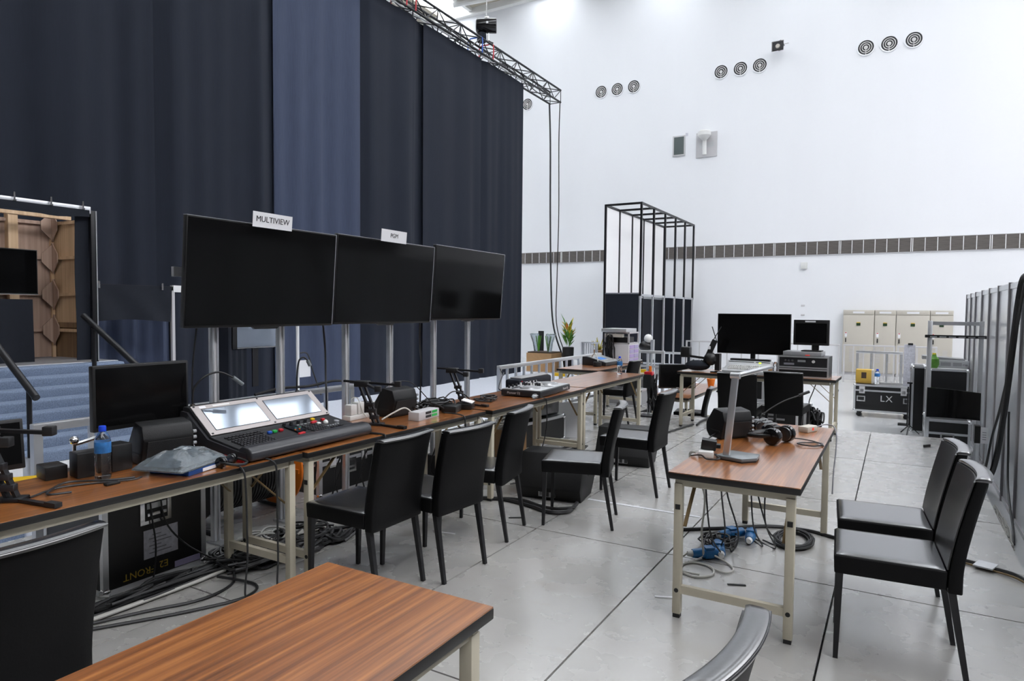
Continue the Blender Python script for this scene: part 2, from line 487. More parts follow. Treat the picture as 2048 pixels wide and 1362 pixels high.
MB().box(-15, 5.2, WY-0.04, WY, 4.02, 4.036).build('band_edge', 'plate_grey', band, smooth=0)
MB().box(-15, 5.2, WY-0.04, WY, 3.555, 3.57).build('band_edge', 'plate_grey', band, smooth=0)

# raised platform of painted boards
plat = struct(bpy.data.objects.new('floor_platform', None)); COL.objects.link(plat)
XE = [0.70, -0.26, -1.219, -2.157, -3.095, -4.03, -4.97]
YE = [9.75, 7.83, 5.96, 4.095, 2.23, 0.36, -1.5, -3.3]
def board(x0, x1, y0, y1):
    g = 0.005
    o = MB().box(-(x1-x0)/2+g, (x1-x0)/2-g, -(y1-y0)/2+g, (y1-y0)/2-g, -0.03, 0).build('deck_board', 'stage_board', plat, smooth=0)
    o.location = ((x0+x1)/2, (y0+y1)/2, 0)
for j in range(len(YE)-1):
    for k in range(len(XE)-1):
        board(XE[k+1], XE[k], YE[j+1], YE[j])
board(-4.97, -4.21, 9.75, 11.5); board(-4.21, -3.45, 9.75, 11.5)
MB().box(-4.96, 0.68, -3.3, 9.74, F, -0.031).build('platform_base', 'black_rubber', plat, smooth=0)
MB().box(-4.96, -3.46, 9.74, 11.48, F, -0.031).build('platform_base', 'black_rubber', plat, smooth=0)

# panel wall on the right: posts, acrylic panels, top rail
wr = struct(bpy.data.objects.new('wall_right', None)); COL.objects.link(wr)
posts = [14.35, 13.54, 12.75, 11.82, 10.90, 9.99, 9.05, 8.12, 7.20, 6.28, 5.36, 4.44, 3.52]
PT = 1.885
post_me = MB().cyl((0, 0, F), (0, 0, PT), 0.027, seg=8).mesh('post', 'panel_post')
for a in posts: inst('post', post_me, wr, (1.06, a, 0))
for a, b in zip(posts[:-1], posts[1:]):
    MB().box(1.057, 1.063, b+0.028, a-0.028, F+0.06, PT-0.07).build('panel', 'panel_acrylic', wr, smooth=0)
    MB().box(1.045, 1.075, b+0.027, a-0.027, PT-0.07, PT-0.012).build('rail', 'aluminium_bright', wr, smooth=0)
    MB().box(1.045, 1.075, b+0.027, a-0.027, F+0.015, F+0.06).build('rail', 'aluminium_bright', wr, smooth=0)

# ================================================================== ON THE WHITE WALL
vt = thing('wall_vent', 'round wall vent with concentric rings', 'vent', group='round vents high on the white wall')
v = MB(); v.cyl((0, 0, 0), (0, -0.006, 0), 0.255, seg=28); v.build('backing', 'vent_dark', vt)
for i, (r0, r1) in enumerate(((0.275, 0.236), (0.19, 0.165), (0.125, 0.10), (0.06, 0.0))):
    r = MB(); ring = []
    n = 28; vs = []; fs = []
    for y in (0.0, -0.03):
        for rr in (r0, max(r1, 0.002)):
            for k in range(n):
                t = 2*PI*k/n; vs.append((rr*math.cos(t), y, rr*math.sin(t)))
    for k in range(n):
        j = (k+1) % n
        fs += [(k, j, n+j, n+k), (2*n+k, 3*n+k, 3*n+j, 2*n+j), (k, 2*n+k, 2*n+j, j), (n+k, n+j, 3*n+j, 3*n+k)]
    r.add(vs, fs).build('outer_ring' if i == 0 else 'ring', 'wall_white' if i == 0 else 'vent_ring', vt)
MB().box(-0.012, 0.012, -0.022, -0.004, -0.24, 0).build('spoke', 'vent_ring', vt, smooth=0)
vx = [(-10.69, 'left'), (-10.0, ''), (-9.31, ''), (-5.94, ''), (-5.25, ''), (-4.58, ''), (-1.21, ''), (-0.53, ''), (0.165, ''), (-14.10, '')]
vl = ['round ringed wall vent, first of the trio nearest the curtain', 'round ringed wall vent, middle of the trio nearest the curtain', 'round ringed wall vent, last of the trio nearest the curtain',
      'round ringed wall vent, farthest from the horn in the trio beside the horn speaker', 'round ringed wall vent, middle of the trio beside the horn speaker', 'round ringed wall vent closest to the horn speaker',
      'round ringed wall vent, first of the trio farthest from the curtain', 'round ringed wall vent, middle of the trio farthest from the curtain', 'round ringed wall vent, last of the trio farthest from the curtain',
      'single round ringed wall vent right beside the curtain edge under the truss']
for i, (x, _) in enumerate(vx):
    if i == 0: vt.location = (x, WY, 10.405); vt['label'] = vl[0]
    else: copy_tree(vt, (x, WY, 10.405), 0, vl[i])

h = thing('horn_speaker', 'small square horn loudspeaker on a bracket high on the wall', 'speaker', (-3.93, WY, 10.83))
n = MB(); n.prism([(-0.17, 0.17), (0.17, 0.17), (0.17, -0.17), (-0.17, -0.17)], -0.42, -0.44, 'y')
hv = []
for y, s in ((-0.12, 0.07), (-0.42, 0.2)):
    hv += [(-s, y, s*0.85), (s, y, s*0.85), (s, y, -s*0.85), (-s, y, -s*0.85)]
MB().add(hv, [(0,1,5,4),(1,2,6,5),(2,3,7,6),(3,0,4,7),(3,2,1,0)]).build('horn', 'plate_grey', h, smooth=0)
MB().box(-0.17, 0.17, -0.40, -0.39, -0.14, 0.14).build('mouth', 'vent_dark', h, smooth=0)
MB().cyl((0, -0.39, 0), (0, -0.43, 0), 0.085, 0.06, seg=14).build('phase_plug', 'cream_cab', h)
MB().bar((0, -0.12, 0), (0, 0, 0.0), 0.06).build('bracket', 'plate_grey', h)
MB().tube([(0.02, -0.2, 0.16), (0.05, -0.2, 0.26), (0.12, -0.1, 0.22), (0.16, 0, 0.12)], 0.012).build('wire', 'cable_black', h)
MB().cyl((0.2, -0.25, 0.09), (0.34, -0.25, 0.1), 0.014).build('pin', 'plate_grey', h)

h = thing('wall_recess_box', 'narrow framed box with dark grey glass on the white wall', 'box', (-7.45, WY, 7.87))
MB().box(-0.24, 0.24, -0.05, 0, -0.38, 0.38).build('frame', 'plate_grey', h, smooth=0)
MB().box(-0.19, 0.19, -0.056, -0.05, -0.33, 0.33).build('pane', 'glass_grey', h, smooth=0)
MB().box(0.24, 0.33, -0.01, 0, 0.34, 0.46).build('paper_scrap', 'paper_tag', h, smooth=0)
h = thing('wall_plate_camera', 'white dome camera on a stem over a square grey wall plate', 'camera', (-6.42, WY, 7.80))
MB().box(-0.38, 0.40, -0.03, 0, -0.46, 0.46).build('plate', 'plate_grey', h, smooth=0)
MB().cyl((-0.02, -0.2, -0.4), (-0.02, -0.2, 0.2), 0.075, seg=14).build('stem', 'white_plastic', h)
MB().lathe([(0.09, 0.12), (0.2, 0.24), (0.24, 0.28), (0.24, 0.42), (0.2, 0.46), (0.02, 0.47)], (-0.02, -0.25, 0), 20).build('dome_housing', 'white_plastic', h)
MB().bar((-0.02, -0.2, -0.3), (-0.02, -0.02, -0.3), 0.06).build('arm', 'white_plastic', h)
MB().box(-0.25, 0.28, -0.034, -0.03, -0.1, 0.08).build('cover', 'mixer_silver', h, smooth=0)
tag(MB().box(-3.03, -2.81, WY-0.09, WY, 3.08, 3.31).build('sensor_box', 'white_plastic', bevel=0.015), 'small white box mounted just below the louvre band', 'box')
tag(MB().box(-2.98, -2.86, WY-0.02, WY, 1.77, 1.83).build('wall_plate', 'plate_grey', bevel=0.004), 'small grey wall plate, upper of two above the desk monitor', 'plate')
tag(MB().box(-2.98, -2.86, WY-0.02, WY, 1.44, 1.50).build('wall_plate', 'plate_grey', bevel=0.004), 'small grey wall plate, lower of two above the desk monitor', 'plate')
tag(MB().box(-2.62, -2.5, WY-0.03, WY, 0.28, 0.44).build('wall_socket', 'white_plastic', bevel=0.01), 'white wall socket low on the wall behind the far railing', 'socket')

# electrical cabinets
cabs = [(-1.61, -0.685, 'widest-left', 'beige electrical cabinet at the uncovered end of the row, by the desk'), (-0.675, -0.065, '', 'narrow beige electrical cabinet, second from the desk end of the row'),
        (-0.055, 0.875, '', 'wide beige electrical cabinet, third in the row, behind the chest with letters'), (0.885, 1.50, '', 'narrow beige electrical cabinet at the end nearest the panel wall')]
for x0, x1, _, lab in cabs:
    w = x1-x0
    t = thing('electrical_cabinet', lab, 'cabinet', ((x0+x1)/2, 25.1, F), 0, 'beige electrical cabinets along the wall')
    MB().box(-w/2, w/2, 0, 0.38, 0.09, 2.18).build('body', 'cream_cab', t, bevel=0.008)
    MB().box(-w/2+0.02, w/2-0.02, 0.04, 0.38, 0, 0.09).build('plinth', 'plate_grey', t, smooth=0)
    MB().box(-w/2+0.012, w/2-0.012, -0.018, 0, 2.03, 2.17).build('header_panel', 'cream_cab', t, bevel=0.004)
    d = MB().box(-w/2+0.012, w/2-0.012, -0.018, 0, 0.11, 2.015).build('door', 'cream_cab', t, bevel=0.004)
    MB().box(-0.06, 0.06, -0.03, -0.018, 1.66, 1.75).build('meter', 'green_lcd', d, smooth=0)
    MB().box(-0.055, 0.055, -0.031, -0.018, 1.75, 1.775).build('meter_label', 'print_yellow', d, smooth=0)
    MB().box(-w/2+0.06, -w/2+0.13, -0.02, -0.018, 1.28, 1.43).build('warning_label', 'paper', d, smooth=0)
    MB().box(-w/2+0.07, -w/2+0.12, -0.022, -0.018, 1.40, 1.425).build('warning_mark', 'red_plastic', d, smooth=0)
    MB().box(-w/2+0.08, -w/2+0.11, -0.045, -0.018, 1.10, 1.24).build('handle', 'black_metal', d, smooth=0)
    MB().box(-0.17, 0.17, -0.02, -0.018, 2.07, 2.13).build('name_plate', 'paper', t, smooth=0)
    for k in range(2):
        sl = MB()
        for q in range(12): sl.box(-0.25+k*0.3, -0.12+k*0.3, -0.024, -0.018, 0.45+q*0.04, 0.465+q*0.04)
        sl.build('vent_slots', 'plate_grey', d, smooth=0)

# ================================================================== CURTAINS, TRUSS
CX = -10.8
CT = 8.9
cseams = [1.7, 4.25, 6.72, 9.17, 11.62, 13.96, 16.72, 19.1]
cl = ['black drape at the far end of the run, above the plywood booth', 'black drape above the small clipped black cloth', 'black drape hanging behind the multiview sign, next to the pale drape',
      'pale slate-grey drape, the lightest of the tall curtain', 'black drape right after the pale slate drape, behind the program sign', 'black drape, second from the free end of the curtain', 'black drape at the free end of the curtain beside the white wall']
for k in range(7):
    y0, y1 = cseams[k], cseams[k+1]
    rnd = random.Random(k*13+5)
    waves = [(rnd.uniform(3.0, 6.5), rnd.uniform(0, 6.28), rnd.uniform(0.020, 0.05)) for _ in range(3)] + [(rnd.uniform(9, 15), rnd.uniform(0, 6.28), rnd.uniform(0.008, 0.018)) for _ in range(3)]
    calm = 0.35 if k in (0, 5, 6) else (1.2 if k in (3, 2) else 0.8)
    lean = rnd.uniform(0.10, 0.22)
    def fn(u, v, side, y0=y0, y1=y1, waves=waves, calm=calm, off=0.0, tuck=0.10 if k % 2 == 0 else 0.0, ext=0.15 if k % 2 == 0 else 0.0, last=(k == 6)):
        z = F + 0.02 + (CT-F-0.02)*v
        fall = 1.0 - v
        y = y0 - ext + (y1-y0+2*ext)*u
        d = sum(a*math.sin(f*(y-y0) + p + 0.5*math.sin(z*0.5+p)*fall) for f, p, a in waves)*calm*(0.35+0.65*min(1, fall*2.2))
        e = (u if last else min(u, 1-u))*(y1-y0)
        d = d*(1-math.exp(-(min(u, 1-u)*(y1-y0))/0.22)) - tuck*max(0.0, min(1.0, (0.42-e)/0.24))
        return (CX + off + d - 0.006*side, y, z)
    o = MB().grid(72, 30, fn, 0.006).build('curtain_drape', 'curtain_grey' if k == 3 else 'curtain_black', smooth=80)
    tag(o, cl[k], 'curtain', 'tall black drapes hung from the truss')

tr = thing('lighting_truss', 'long black box truss holding up the tall drapes', 'truss', (0, 0, 0))
TX0, TX1, TZ0, TZ1 = -11.02, -10.60, 8.92, 9.34
TYE = 21.6
for x in (TX0, TX1):
    for z in (TZ0, TZ1): MB().cyl((x, 1.0, z), (x, TYE, z), 0.032, seg=8).build('chord', 'black_metal', tr)
bv = MB().cyl((TX1, 0, TZ0), (TX1, 0.52, TZ1), 0.016, seg=6).mesh('brace', 'black_metal')
bv2 = MB().cyl((TX1, 0, TZ1), (TX1, 0.52, TZ0), 0.016, seg=6).mesh('brace', 'black_metal')
bh = MB().cyl((TX0, 0, 0), (TX1, 0.52, 0), 0.016, seg=6).mesh('brace', 'black_metal')
bh2 = MB().cyl((TX1, 0, 0), (TX0, 0.52, 0), 0.016, seg=6).mesh('brace', 'black_metal')
i = 0; y = TYE
while y > 11.0:
    y -= 0.52; i += 1
    a, b = (bv, bh) if i % 2 else (bv2, bh2)
    inst('brace', a, tr, (0, y, 0)); inst('brace', a, tr, (TX0-TX1, y, 0)); inst('brace', b, tr, (0, y, TZ0)); inst('brace', b, tr, (0, y, TZ1))
    if i % 4 == 0 or i == 1:
        yy = TYE if i == 1 else y
        for p, q in (((TX0, yy, TZ0), (TX1, yy, TZ0)), ((TX0, yy, TZ1), (TX1, yy, TZ1)), ((TX0, yy, TZ0), (TX0, yy, TZ1)), ((TX1, yy, TZ0), (TX1, yy, TZ1))):
            MB().cyl(p, q, 0.013, seg=6).build('frame_bar', 'black_metal', tr)
tag(MB().cyl((CX+0.03, 1.5, CT+0.058), (CX+0.03, 19.2, CT+0.058), 0.022, seg=8).build('drape_pipe', 'aluminium_bright'), 'silver pipe along the truss carrying the tall drapes', 'pipe')
for k, (dz, ph) in enumerate(((0.06, 0), (0.14, 2), (0.2, 4))):
    pts = [(CX + 0.05*math.sin(q*1.3+ph), 11.5+q*0.7, TZ0+dz+0.07*math.sin(q*1.9+ph)) for q in range(15)]
    tag(MB().tube(pts, 0.016, 6, 4).build('truss_cable', 'cable_black'), 'black cable sagging along inside the black truss', 'cable', 'black cables inside the truss')
for y in (13.0, 13.35, 16.4, 17.0):
    s = tag(MB().tube([(TX0-0.03, y, TZ0), (TX0-0.03, y, TZ1), (CX, y+0.03, TZ1+0.05), (TX1+0.03, y, TZ1), (TX1+0.03, y, TZ0)], 0.018, 6, 3).build('sling', 'red_plastic' if y != 16.4 else 'blue_plastic'),
            'red round sling wrapped around the truss' if y != 16.4 else 'blue round sling wrapped around the truss beside the hoist', 'sling', 'slings on the truss' if y != 16.4 else None)

deg = math.radians
h = thing('chain_hoist', 'black electric chain hoist hanging over the truss', 'hoist', (CX, 16.98, 9.62), deg(-60))
MB().cyl((0, -0.30, 0.31), (0, 0.30, 0.31), 0.21, seg=18).build('motor', 'black_gloss', h, bevel=0.02)
MB().cyl((0, -0.315, 0.31), (0, -0.30, 0.31), 0.16, seg=18).build('end_cap', 'plate_grey', h)
MB().box(-0.08, 0.08, -0.06, 0.08, 0.50, 0.56).build('hook_block', 'steel_chrome', h, bevel=0.01)
MB().box(0.205, 0.214, 0.0, 0.06, 0.30, 0.36).build('rating_label', 'paper', h, smooth=0)
MB().cyl((0, 0, 0.55), (0, 0, 5.35), 0.018, seg=6).build('chain', 'steel_chrome', h)
MB().lathe([(0.13, 0.09), (0.14, 0.0), (0.14, -0.10), (0.13, -0.16), (0.01, -0.17)], (0.0, -0.14, 0), 12).build('chain_bag', 'cloth_black', h)
MB().cyl((0, 0.06, 0.11), (0, 0.06, -0.16), 0.03, seg=8).build('hook', 'steel_chrome', h)
for s_ in (-1, 1): MB().tube([(0, 0.06, -0.12), (s_*0.06, 0.12, -0.18), (s_*0.12, 0.2, -0.235)], 0.022, 6).build('lifting_strap', 'cable_black', h)

for k, (x0, x1, xb, r, lab) in enumerate(((TX0, -11.0, -10.80, 0.03, 'thick black cable dropping from the truss end, nearer the drapes'), (TX1, -10.66, -10.66, 0.018, 'thinner black cable dropping straight from the truss corner'))):
    pts = [(x0, TYE-0.05, TZ0), (x1+0.02, TYE-0.02, 7.5), (x1+0.04, TYE, 5.0), ((x1+xb)/2, TYE, 2.6), (xb, TYE, 1.1), (xb+0.22, TYE+0.2, 0.1), (xb+0.45, TYE+0.5, F+0.03), (xb+0.9, TYE+1.6+k*0.3, F+0.03)]
    tag(MB().tube(pts, r, 6, 5).build('hanging_cable', 'cable_black'), lab, 'cable')

# ================================================================== BLACK TOWER FRAME
t = thing('frame_tower', 'tall black post frame with white cloth sides and black lower panels', 'frame', (0, 0, 0))
tx0, tx1, ty0, ty1, tz, tm = -7.86, -6.72, 19.25, 25.1, 4.80, 2.06
n = 5; P = 0.06
for k in range(n+1):
    y = ty0 + (ty1-ty0)*k/n
    for x in (tx0, tx1):
        MB().box(x-P/2, x+P/2, y-P/2, y+P/2, tm-P if x == tx1 else F, tz).build('post', 'black_metal', t, smooth=0)
        if x == tx1: MB().box(x-P/2+0.004, x+P/2-0.004, y-P/2+0.004, y+P/2-0.004, F, tm-P).build('lower_post', 'aluminium_bright', t, smooth=0)
    MB().box(tx0+P/2, tx1-P/2, y-P/2, y+P/2, tz-P, tz).build('crossbar', 'black_metal', t, smooth=0)
for x in (tx0, tx1):
    MB().box(x-P/2, x+P/2, ty0+P/2, ty1-P/2, tz-P, tz-0.001).build('top_rail', 'black_metal', t, smooth=0)
    MB().box(x-P/2+0.002, x+P/2-0.002, ty0+P/2, ty1-P/2, tm-P, tm).build('middle_rail', 'aluminium', t, smooth=0)
for k in range(n):
    a = ty0 + (ty1-ty0)*k/n + 0.04; b = ty0 + (ty1-ty0)*(k+1)/n - 0.04
    MB().box(tx0-0.012, tx0, a, b, tm+0.01, tz-P-0.01).build('white_panel', 'fabric_white', t, smooth=0)
    MB().box(tx0-0.012, tx0, a, b, F+0.02, tm-P-0.01).build('black_panel', 'cloth_black_lit' if k < 3 else 'cloth_black', t, smooth=0)  # nearer lower panels are black cloth painted paler for the bluish light
MB().box(tx0+0.04, tx1-0.04, ty0-0.012, ty0, F+0.02, tm).build('black_panel', 'cloth_black', t, smooth=0)
MB().box(tx0+0.04, tx1-0.04, ty1, ty1+0.012, F+0.02, tm).build('black_panel', 'cloth_black', t, smooth=0)
MB().box(tx0+0.03, tx1-0.03, ty0-P/2, ty0+P/2, tm, tm+0.04).build('middle_rail', 'aluminium', t, smooth=0)

# ================================================================== TABLES
def make_table(label, loc, rotz=0.0, L=1.83, Wd=0.61, height=T, group='folding tables', brace=True):
    t = thing('folding_table', label, 'table', loc, rotz, group)
    hl, hw = L/2, Wd/2
    top = MB().box(-hw, hw, -hl, hl, height-0.034, height-0.003).build('tabletop', 'table_edge', t, bevel=0.004)
    MB().box(-hw+0.002, hw-0.002, -hl+0.002, hl-0.002, height-0.004, height).build('laminate', 'table_wood', top, smooth=0)
    lx, ly = hw-0.045, hl-0.05
    for sx in (-1, 1):
        MB().box(sx*(lx)-0.012, sx*(lx)+0.012, -ly+0.02, ly-0.02, height-0.072, height-0.034).build('apron', 'table_steel', t, smooth=0)
    for sy in (-1, 1):
        MB().box(-lx-0.018, lx+0.018, sy*ly-0.012, sy*ly+0.012, height-0.072, height-0.034).build('apron', 'table_steel', t, smooth=0)
        for sx in (-1, 1):
            lg = MB().box(sx*lx-0.02, sx*lx+0.02, sy*ly-0.02, sy*ly+0.02, 0.02, height-0.06).build('leg', 'table_steel', t, bevel=0.003)
            MB().box(sx*lx-0.017, sx*lx+0.017, sy*ly-0.017, sy*ly+0.017, 0.0, 0.02).build('rubber_foot', 'black_rubber', lg, smooth=0)
            MB().cyl((sx*lx, sy*(ly+0.0195), 0.14), (sx*lx, sy*(ly+0.0225), 0.14), 0.011, seg=12).build('plug', 'black_rubber', lg)
            MB().box(sx*lx-0.012, sx*lx+0.012, sy*(ly+0.022)-0.002, sy*(ly+0.022)+0.002, height-0.19, height-0.165).build('catch', 'black_rubber', lg, smooth=0)
            if brace:
                MB().bar((sx*(lx-0.028), sy*(ly-0.01), height-0.28), (sx*(lx-0.028), sy*(ly-0.26), height-0.05), 0.018, 0.006).build('brace', 'brass_brace', t)
        MB().box(-lx+0.02, lx-0.02, sy*ly-0.014, sy*ly+0.014, 0.125, 0.165).build('crossbar', 'table_steel', t, smooth=0)
    return t
make_table('bare wooden folding table with nothing on it, in front of the row', (-1.215, 0.575, 0))
make_table('folding table with the silver desk lamp and headphones on it', (-0.66, 4.135, 0))
make_table('row table carrying the black monitor and the water bottle', (-3.115, 1.655, 0))
make_table('row table carrying the lighting console', (-3.09, 3.495, 0))
make_table('row table carrying the disc jockey controller', (-3.055, 5.37, 0))
make_table('row table with one bottle standing alone near its end', (-3.085, 7.245, 0))
make_table('folding table behind the row end, carrying the small rack', (-3.75, 9.15, 0))
make_table('folding table under the wide television and the rack with a monitor', (-1.565, 9.06, 0), PI/2-0.035, L=1.92)
make_table('low standing folding table beyond the platform edge', (-3.05, 11.3, F), 0.0, L=2.3, brace=False)

# ================================================================== CHAIRS
def make_chair():
    t = thing('dining_chair', 'chair', 'chair', group='black leather chairs')
    Wc = 0.205
    def seat(u, v, side):
        x = -Wc + 2*Wc*u; y = -0.185 + 0.425*v
        e = max(abs(2*u-1)**10, abs(2*v-1)**10)
        if side == 0: return (x, y, 0.472 - 0.006*e)
        return (x*0.985, y*0.985, 0.385)
    se = MB().grid(14, 14, seat, 1).build('seat', 'leather_shaded', t, bevel=0.006, smooth=50)
    MB().grid(12, 12, lambda u, v, s: (-0.199+0.398*u, -0.180+0.412*v, 0.4745-0.004*max(abs(2*u-1)**12, abs(2*v-1)**12) if s == 0 else 0.462), 1).build('lit_seat_top', 'leather', se, bevel=0.003, smooth=60)  # thin shell in paler, glossier leather so the seat top looks lit
    def back(u, v, side):
        z = 0.375 + 0.49*v; h = max(0.0, (z-0.45)/0.42)
        w = Wc*(1.0 + 0.02*h)
        x = -w + 2*w*u
        bend = -0.028*(1-(2*u-1)**2)*min(1, v*2)
        yb = -0.183 - 0.085*h**1.3 + bend*h
        th = 0.062 - 0.012*h
        rnd = 0.006*max(abs(2*u-1)**12, (max(0, 2*v-1))**12)
        return (x, yb - rnd, z) if side == 0 else (x, yb - th + rnd, z)
    b = MB().grid(12, 14, back, 1).build('backrest', 'leather_shaded', t, bevel=0.006, smooth=50)
    def band(u, v, side):
        w = Wc*1.025; x = -w+2*w*u
        yb = -0.183 - 0.085*1.0 - 0.028*(1-(2*u-1)**2) + 0.003
        y = yb - 0.056*v
        return (x, y, 0.8715 - 0.005*abs(2*v-1)**4 - 0.004*abs(2*u-1)**14) if side == 0 else (x, y, 0.853)
    MB().grid(14, 6, band, 1).build('top_band', 'leather', b, bevel=0.002, smooth=60)  # paler, glossier leather than the back, to hold the light on the top edge
    pts = [(band(i/12, 0.97, 0)[0], band(i/12, 0.97, 0)[1]-0.002, 0.862) for i in range(13)]
    MB().tube(pts, 0.0022, 5, 2).build('piping', 'leather', b)
    def face(u, v, side):
        z = 0.475 + 0.375*v; h = max(0.0, (z-0.45)/0.42); w = Wc*(0.985+0.02*h)
        return (-w+2*w*u, -0.183 - 0.085*h**1.3 - 0.028*(1-(2*u-1)**2)*min(1, (z-0.375)/0.49*2)*h + (0.003 if side == 0 else -0.002), z)
    MB().grid(12, 10, face, 1).build('back_pad', 'leather_half_shaded', b, smooth=60)
    for sx in (-1, 1):
        MB().bar((sx*0.185, 0.215, 0.40), (sx*0.187, 0.222, 0.0), 0.030, 0.030, (0, 1, 0), 0.020).build('leg', 'black_metal', t, smooth=0)
        MB().bar((sx*0.185, -0.200, 0.40), (sx*0.187, -0.268, 0.0), 0.030, 0.030, (0, 1, 0), 0.020).build('leg', 'black_metal', t, smooth=0)
    return t
ch = make_chair()
# (back-centre x, y, heading of the front in degrees: 90 = towards -x, 0 = towards +y)
CH = [
 (-2.31, 2.77, 90, 0, 'black leather chair facing the console, closest to the bare table corner'),
 (-2.165, 3.17, 85, 0, 'black leather chair facing the row between the console and the laptop stands'),
 (-2.26, 3.92, 101, 0, 'black leather chair turned at the row table edge, third from the bare table'),
 (-1.77, 4.50, 107, 0, 'black leather chair standing in front of the wedge loudspeaker with cables'),
 (-1.71, 5.48, 91, 0, 'black leather chair standing in front of the farther wedge loudspeaker'),
 (-2.17, 0.92, 92, 0, 'black leather chair tucked at the row table before the lettered case'),
 (-0.335, 1.36, 84, 0, 'black leather chair drawn up to the bare wooden table, only its back rising'),
 (0.245, 3.46, 94, 0, 'black leather chair beside the lamp table, front one of the pair'),
 (0.215, 4.05, 95, 0, 'black leather chair beside the lamp table, rear one of the pair'),
 (-1.52, 7.62, 2, 0, 'black leather chair at the television desk, pushed in behind the key console'),
 (-1.10, 8.06, -4, 0, 'black leather chair at the television desk before the rack unit'),
 (-3.15, 8.72, 92, 0, 'black leather chair pulled up to the table with the small rack'),
 (-2.20, 10.15, 108, F, 'black leather chair on the lower hall floor behind the desk legs'),
 (-2.62, 10.72, 98, F, 'black leather chair on the lower hall floor at the low table'),
]
for i, (bx, by, hd, z, lab) in enumerate(CH):
    a = deg(hd); off = 0.235
    x = bx - math.sin(a)*off; y = by + math.cos(a)*off
    if i == 0: ch.location = (x, y, z); ch.rotation_euler = (0, 0, a); ch['label'] = lab
    else: copy_tree(ch, (x, y, z), a, lab)
# ================================================================== TELEVISION WALL
tvs = [(2.463, 3.672, 1.405, 2.078, 'large black television under the multiview sign'), (3.688, 4.890, 1.412, 2.092, 'large black television under the program sign, middle of the three'), (4.916, 6.132, 1.432, 2.120, 'large black television at the end, with a pale reflection and no sign')]
for (y0, y1, z0, z1, lab) in tvs:
    w = y1-y0; hh = z1-z0+0.002
    t = thing('television', lab, 'television', (-3.70, (y0+y1)/2, z0), 0, 'three televisions on the stand above the row', rot=(0, deg(4.3), 0))
    MB().box(-0.035, 0.0, -w/2, w/2, 0, hh).build('housing', 'black_plastic', t, bevel=0.004)
    MB().box(-0.075, -0.035, -w*0.32, w*0.32, 0.1, hh*0.7).build('rear_cover', 'black_plastic', t, bevel=0.01)
    MB().box(0.0, 0.002, -w/2+0.008, w/2-0.008, 0.016, hh-0.008).build('screen', 'screen_black', t, smooth=0)
    MB().box(-0.034, 0.003, -w/2, w/2, hh, hh+0.004).build('top_strip', 'aluminium', t, smooth=0)
    MB().box(-0.02, 0.004, w/2-0.003, w/2+0.001, 0.01, hh).build('side_strip', 'aluminium', t, smooth=0)
    MB().prism([(-0.11, 0), (0.11, 0), (0.09, -0.014), (-0.09, -0.014)], -0.02, 0.002, 'x').build('sensor_bump', 'black_plastic', t, smooth=0)
sgn = [(-3.60, 3.045, 2.055, 0.32, 'MULTIVIEW', 0.052, 'white paper sign reading MULTIVIEW on top of a television', 2.0), (-3.60, 4.27, 2.078, 0.315, 'PGM', 0.048, 'white paper sign reading PGM on top of a television', 1.0)]
for x, y, z, w, s, sz, lab, tl in sgn:
    t = thing('paper_sign', lab, 'sign', (x, y, z), 0, rot=(0, deg(5), 0))
    MB().box(-0.002, 0.0, -w/2, w/2, 0.0, 0.098).build('card', 'paper', t, smooth=0)
    lettering(s, sz, t, face_mtx((0.0012, 0, 0.052), (0, 1, 0), (0, 0, 1)))
# stand posts and rails
pys = [(2.75, 'first'), (3.285, ''), (3.935, ''), (4.47, ''), (5.10, ''), (5.675, '')]
pl = ['aluminium upright behind the first television, by the tall monitor', 'aluminium upright behind the first television, by the second screen gooseneck', 'aluminium upright at the white chargers behind the row', 'aluminium upright beside the rear of the middle television', 'aluminium upright behind the tilted laptop stand', 'aluminium upright at the outer end of the television row']
for (y, _), lab in zip(pys, pl):
    t = thing('display_post', lab, 'post', (-3.815, y, 0), 0, 'aluminium uprights carrying the televisions')
    prof = MB()
    for a, b, c, d in ((-0.024, -0.008, -0.020, 0.020), (0.008, 0.024, -0.020, 0.020)): prof.box(c, d, a, b, 0.01, 1.98)
    prof.build('profile', 'aluminium', t, bevel=0.003)
    MB().box(-0.013, 0.013, -0.009, 0.009, 0.01, 1.98).build('groove', 'plate_grey', t, smooth=0)
    MB().box(-0.04, 0.10, -0.04, 0.04, 0.0, 0.012).build('foot_plate', 'aluminium', t, smooth=0)
tag(MB().box(-3.865, -3.84+0.0, 2.5, 6.05, 1.72, 1.78).build('display_rail', 'aluminium'), 'horizontal aluminium rail behind the three televisions', 'rail')

# ================================================================== RAILINGS
def railing(label, p0, p1, top, base, n, mat_='aluminium_bright', low=True, wide=0.05, bar=0.028, group='aluminium stage railings', mid=None):
    p0 = Vector((p0[0], p0[1], 0)); p1 = Vector((p1[0], p1[1], 0)); d = p1-p0; L = d.length
    t = thing('railing', label, 'railing', (p0.x, p0.y, base), math.atan2(d.y, d.x), group)
    H = top-base
    MB().box(0, L, -wide/2, wide/2, H-wide, H).build('top_rail', mat_, t, bevel=0.004)
    if low: MB().box(wide, L-wide, -wide/2+0.006, wide/2-0.006, 0.08, 0.08+wide*0.8).build('bottom_rail', mat_, t, smooth=0)
    if mid: MB().box(wide, L-wide, -wide/2+0.006, wide/2-0.006, mid, mid+wide*0.8).build('middle_rail', mat_, t, smooth=0)
    for x in (wide/2, L-wide/2): MB().box(x-wide/2, x+wide/2, -wide/2+0.001, wide/2-0.001, 0, H-wide).build('end_post', mat_, t, smooth=0)
    bm_ = MB().box(-bar/2, bar/2, -bar/2, bar/2, 0.08, H-wide).mesh('bar', mat_, smooth=0)
    for k in range(1, n): inst('bar', bm_, t, (L*k/n, 0, 0))
    return t
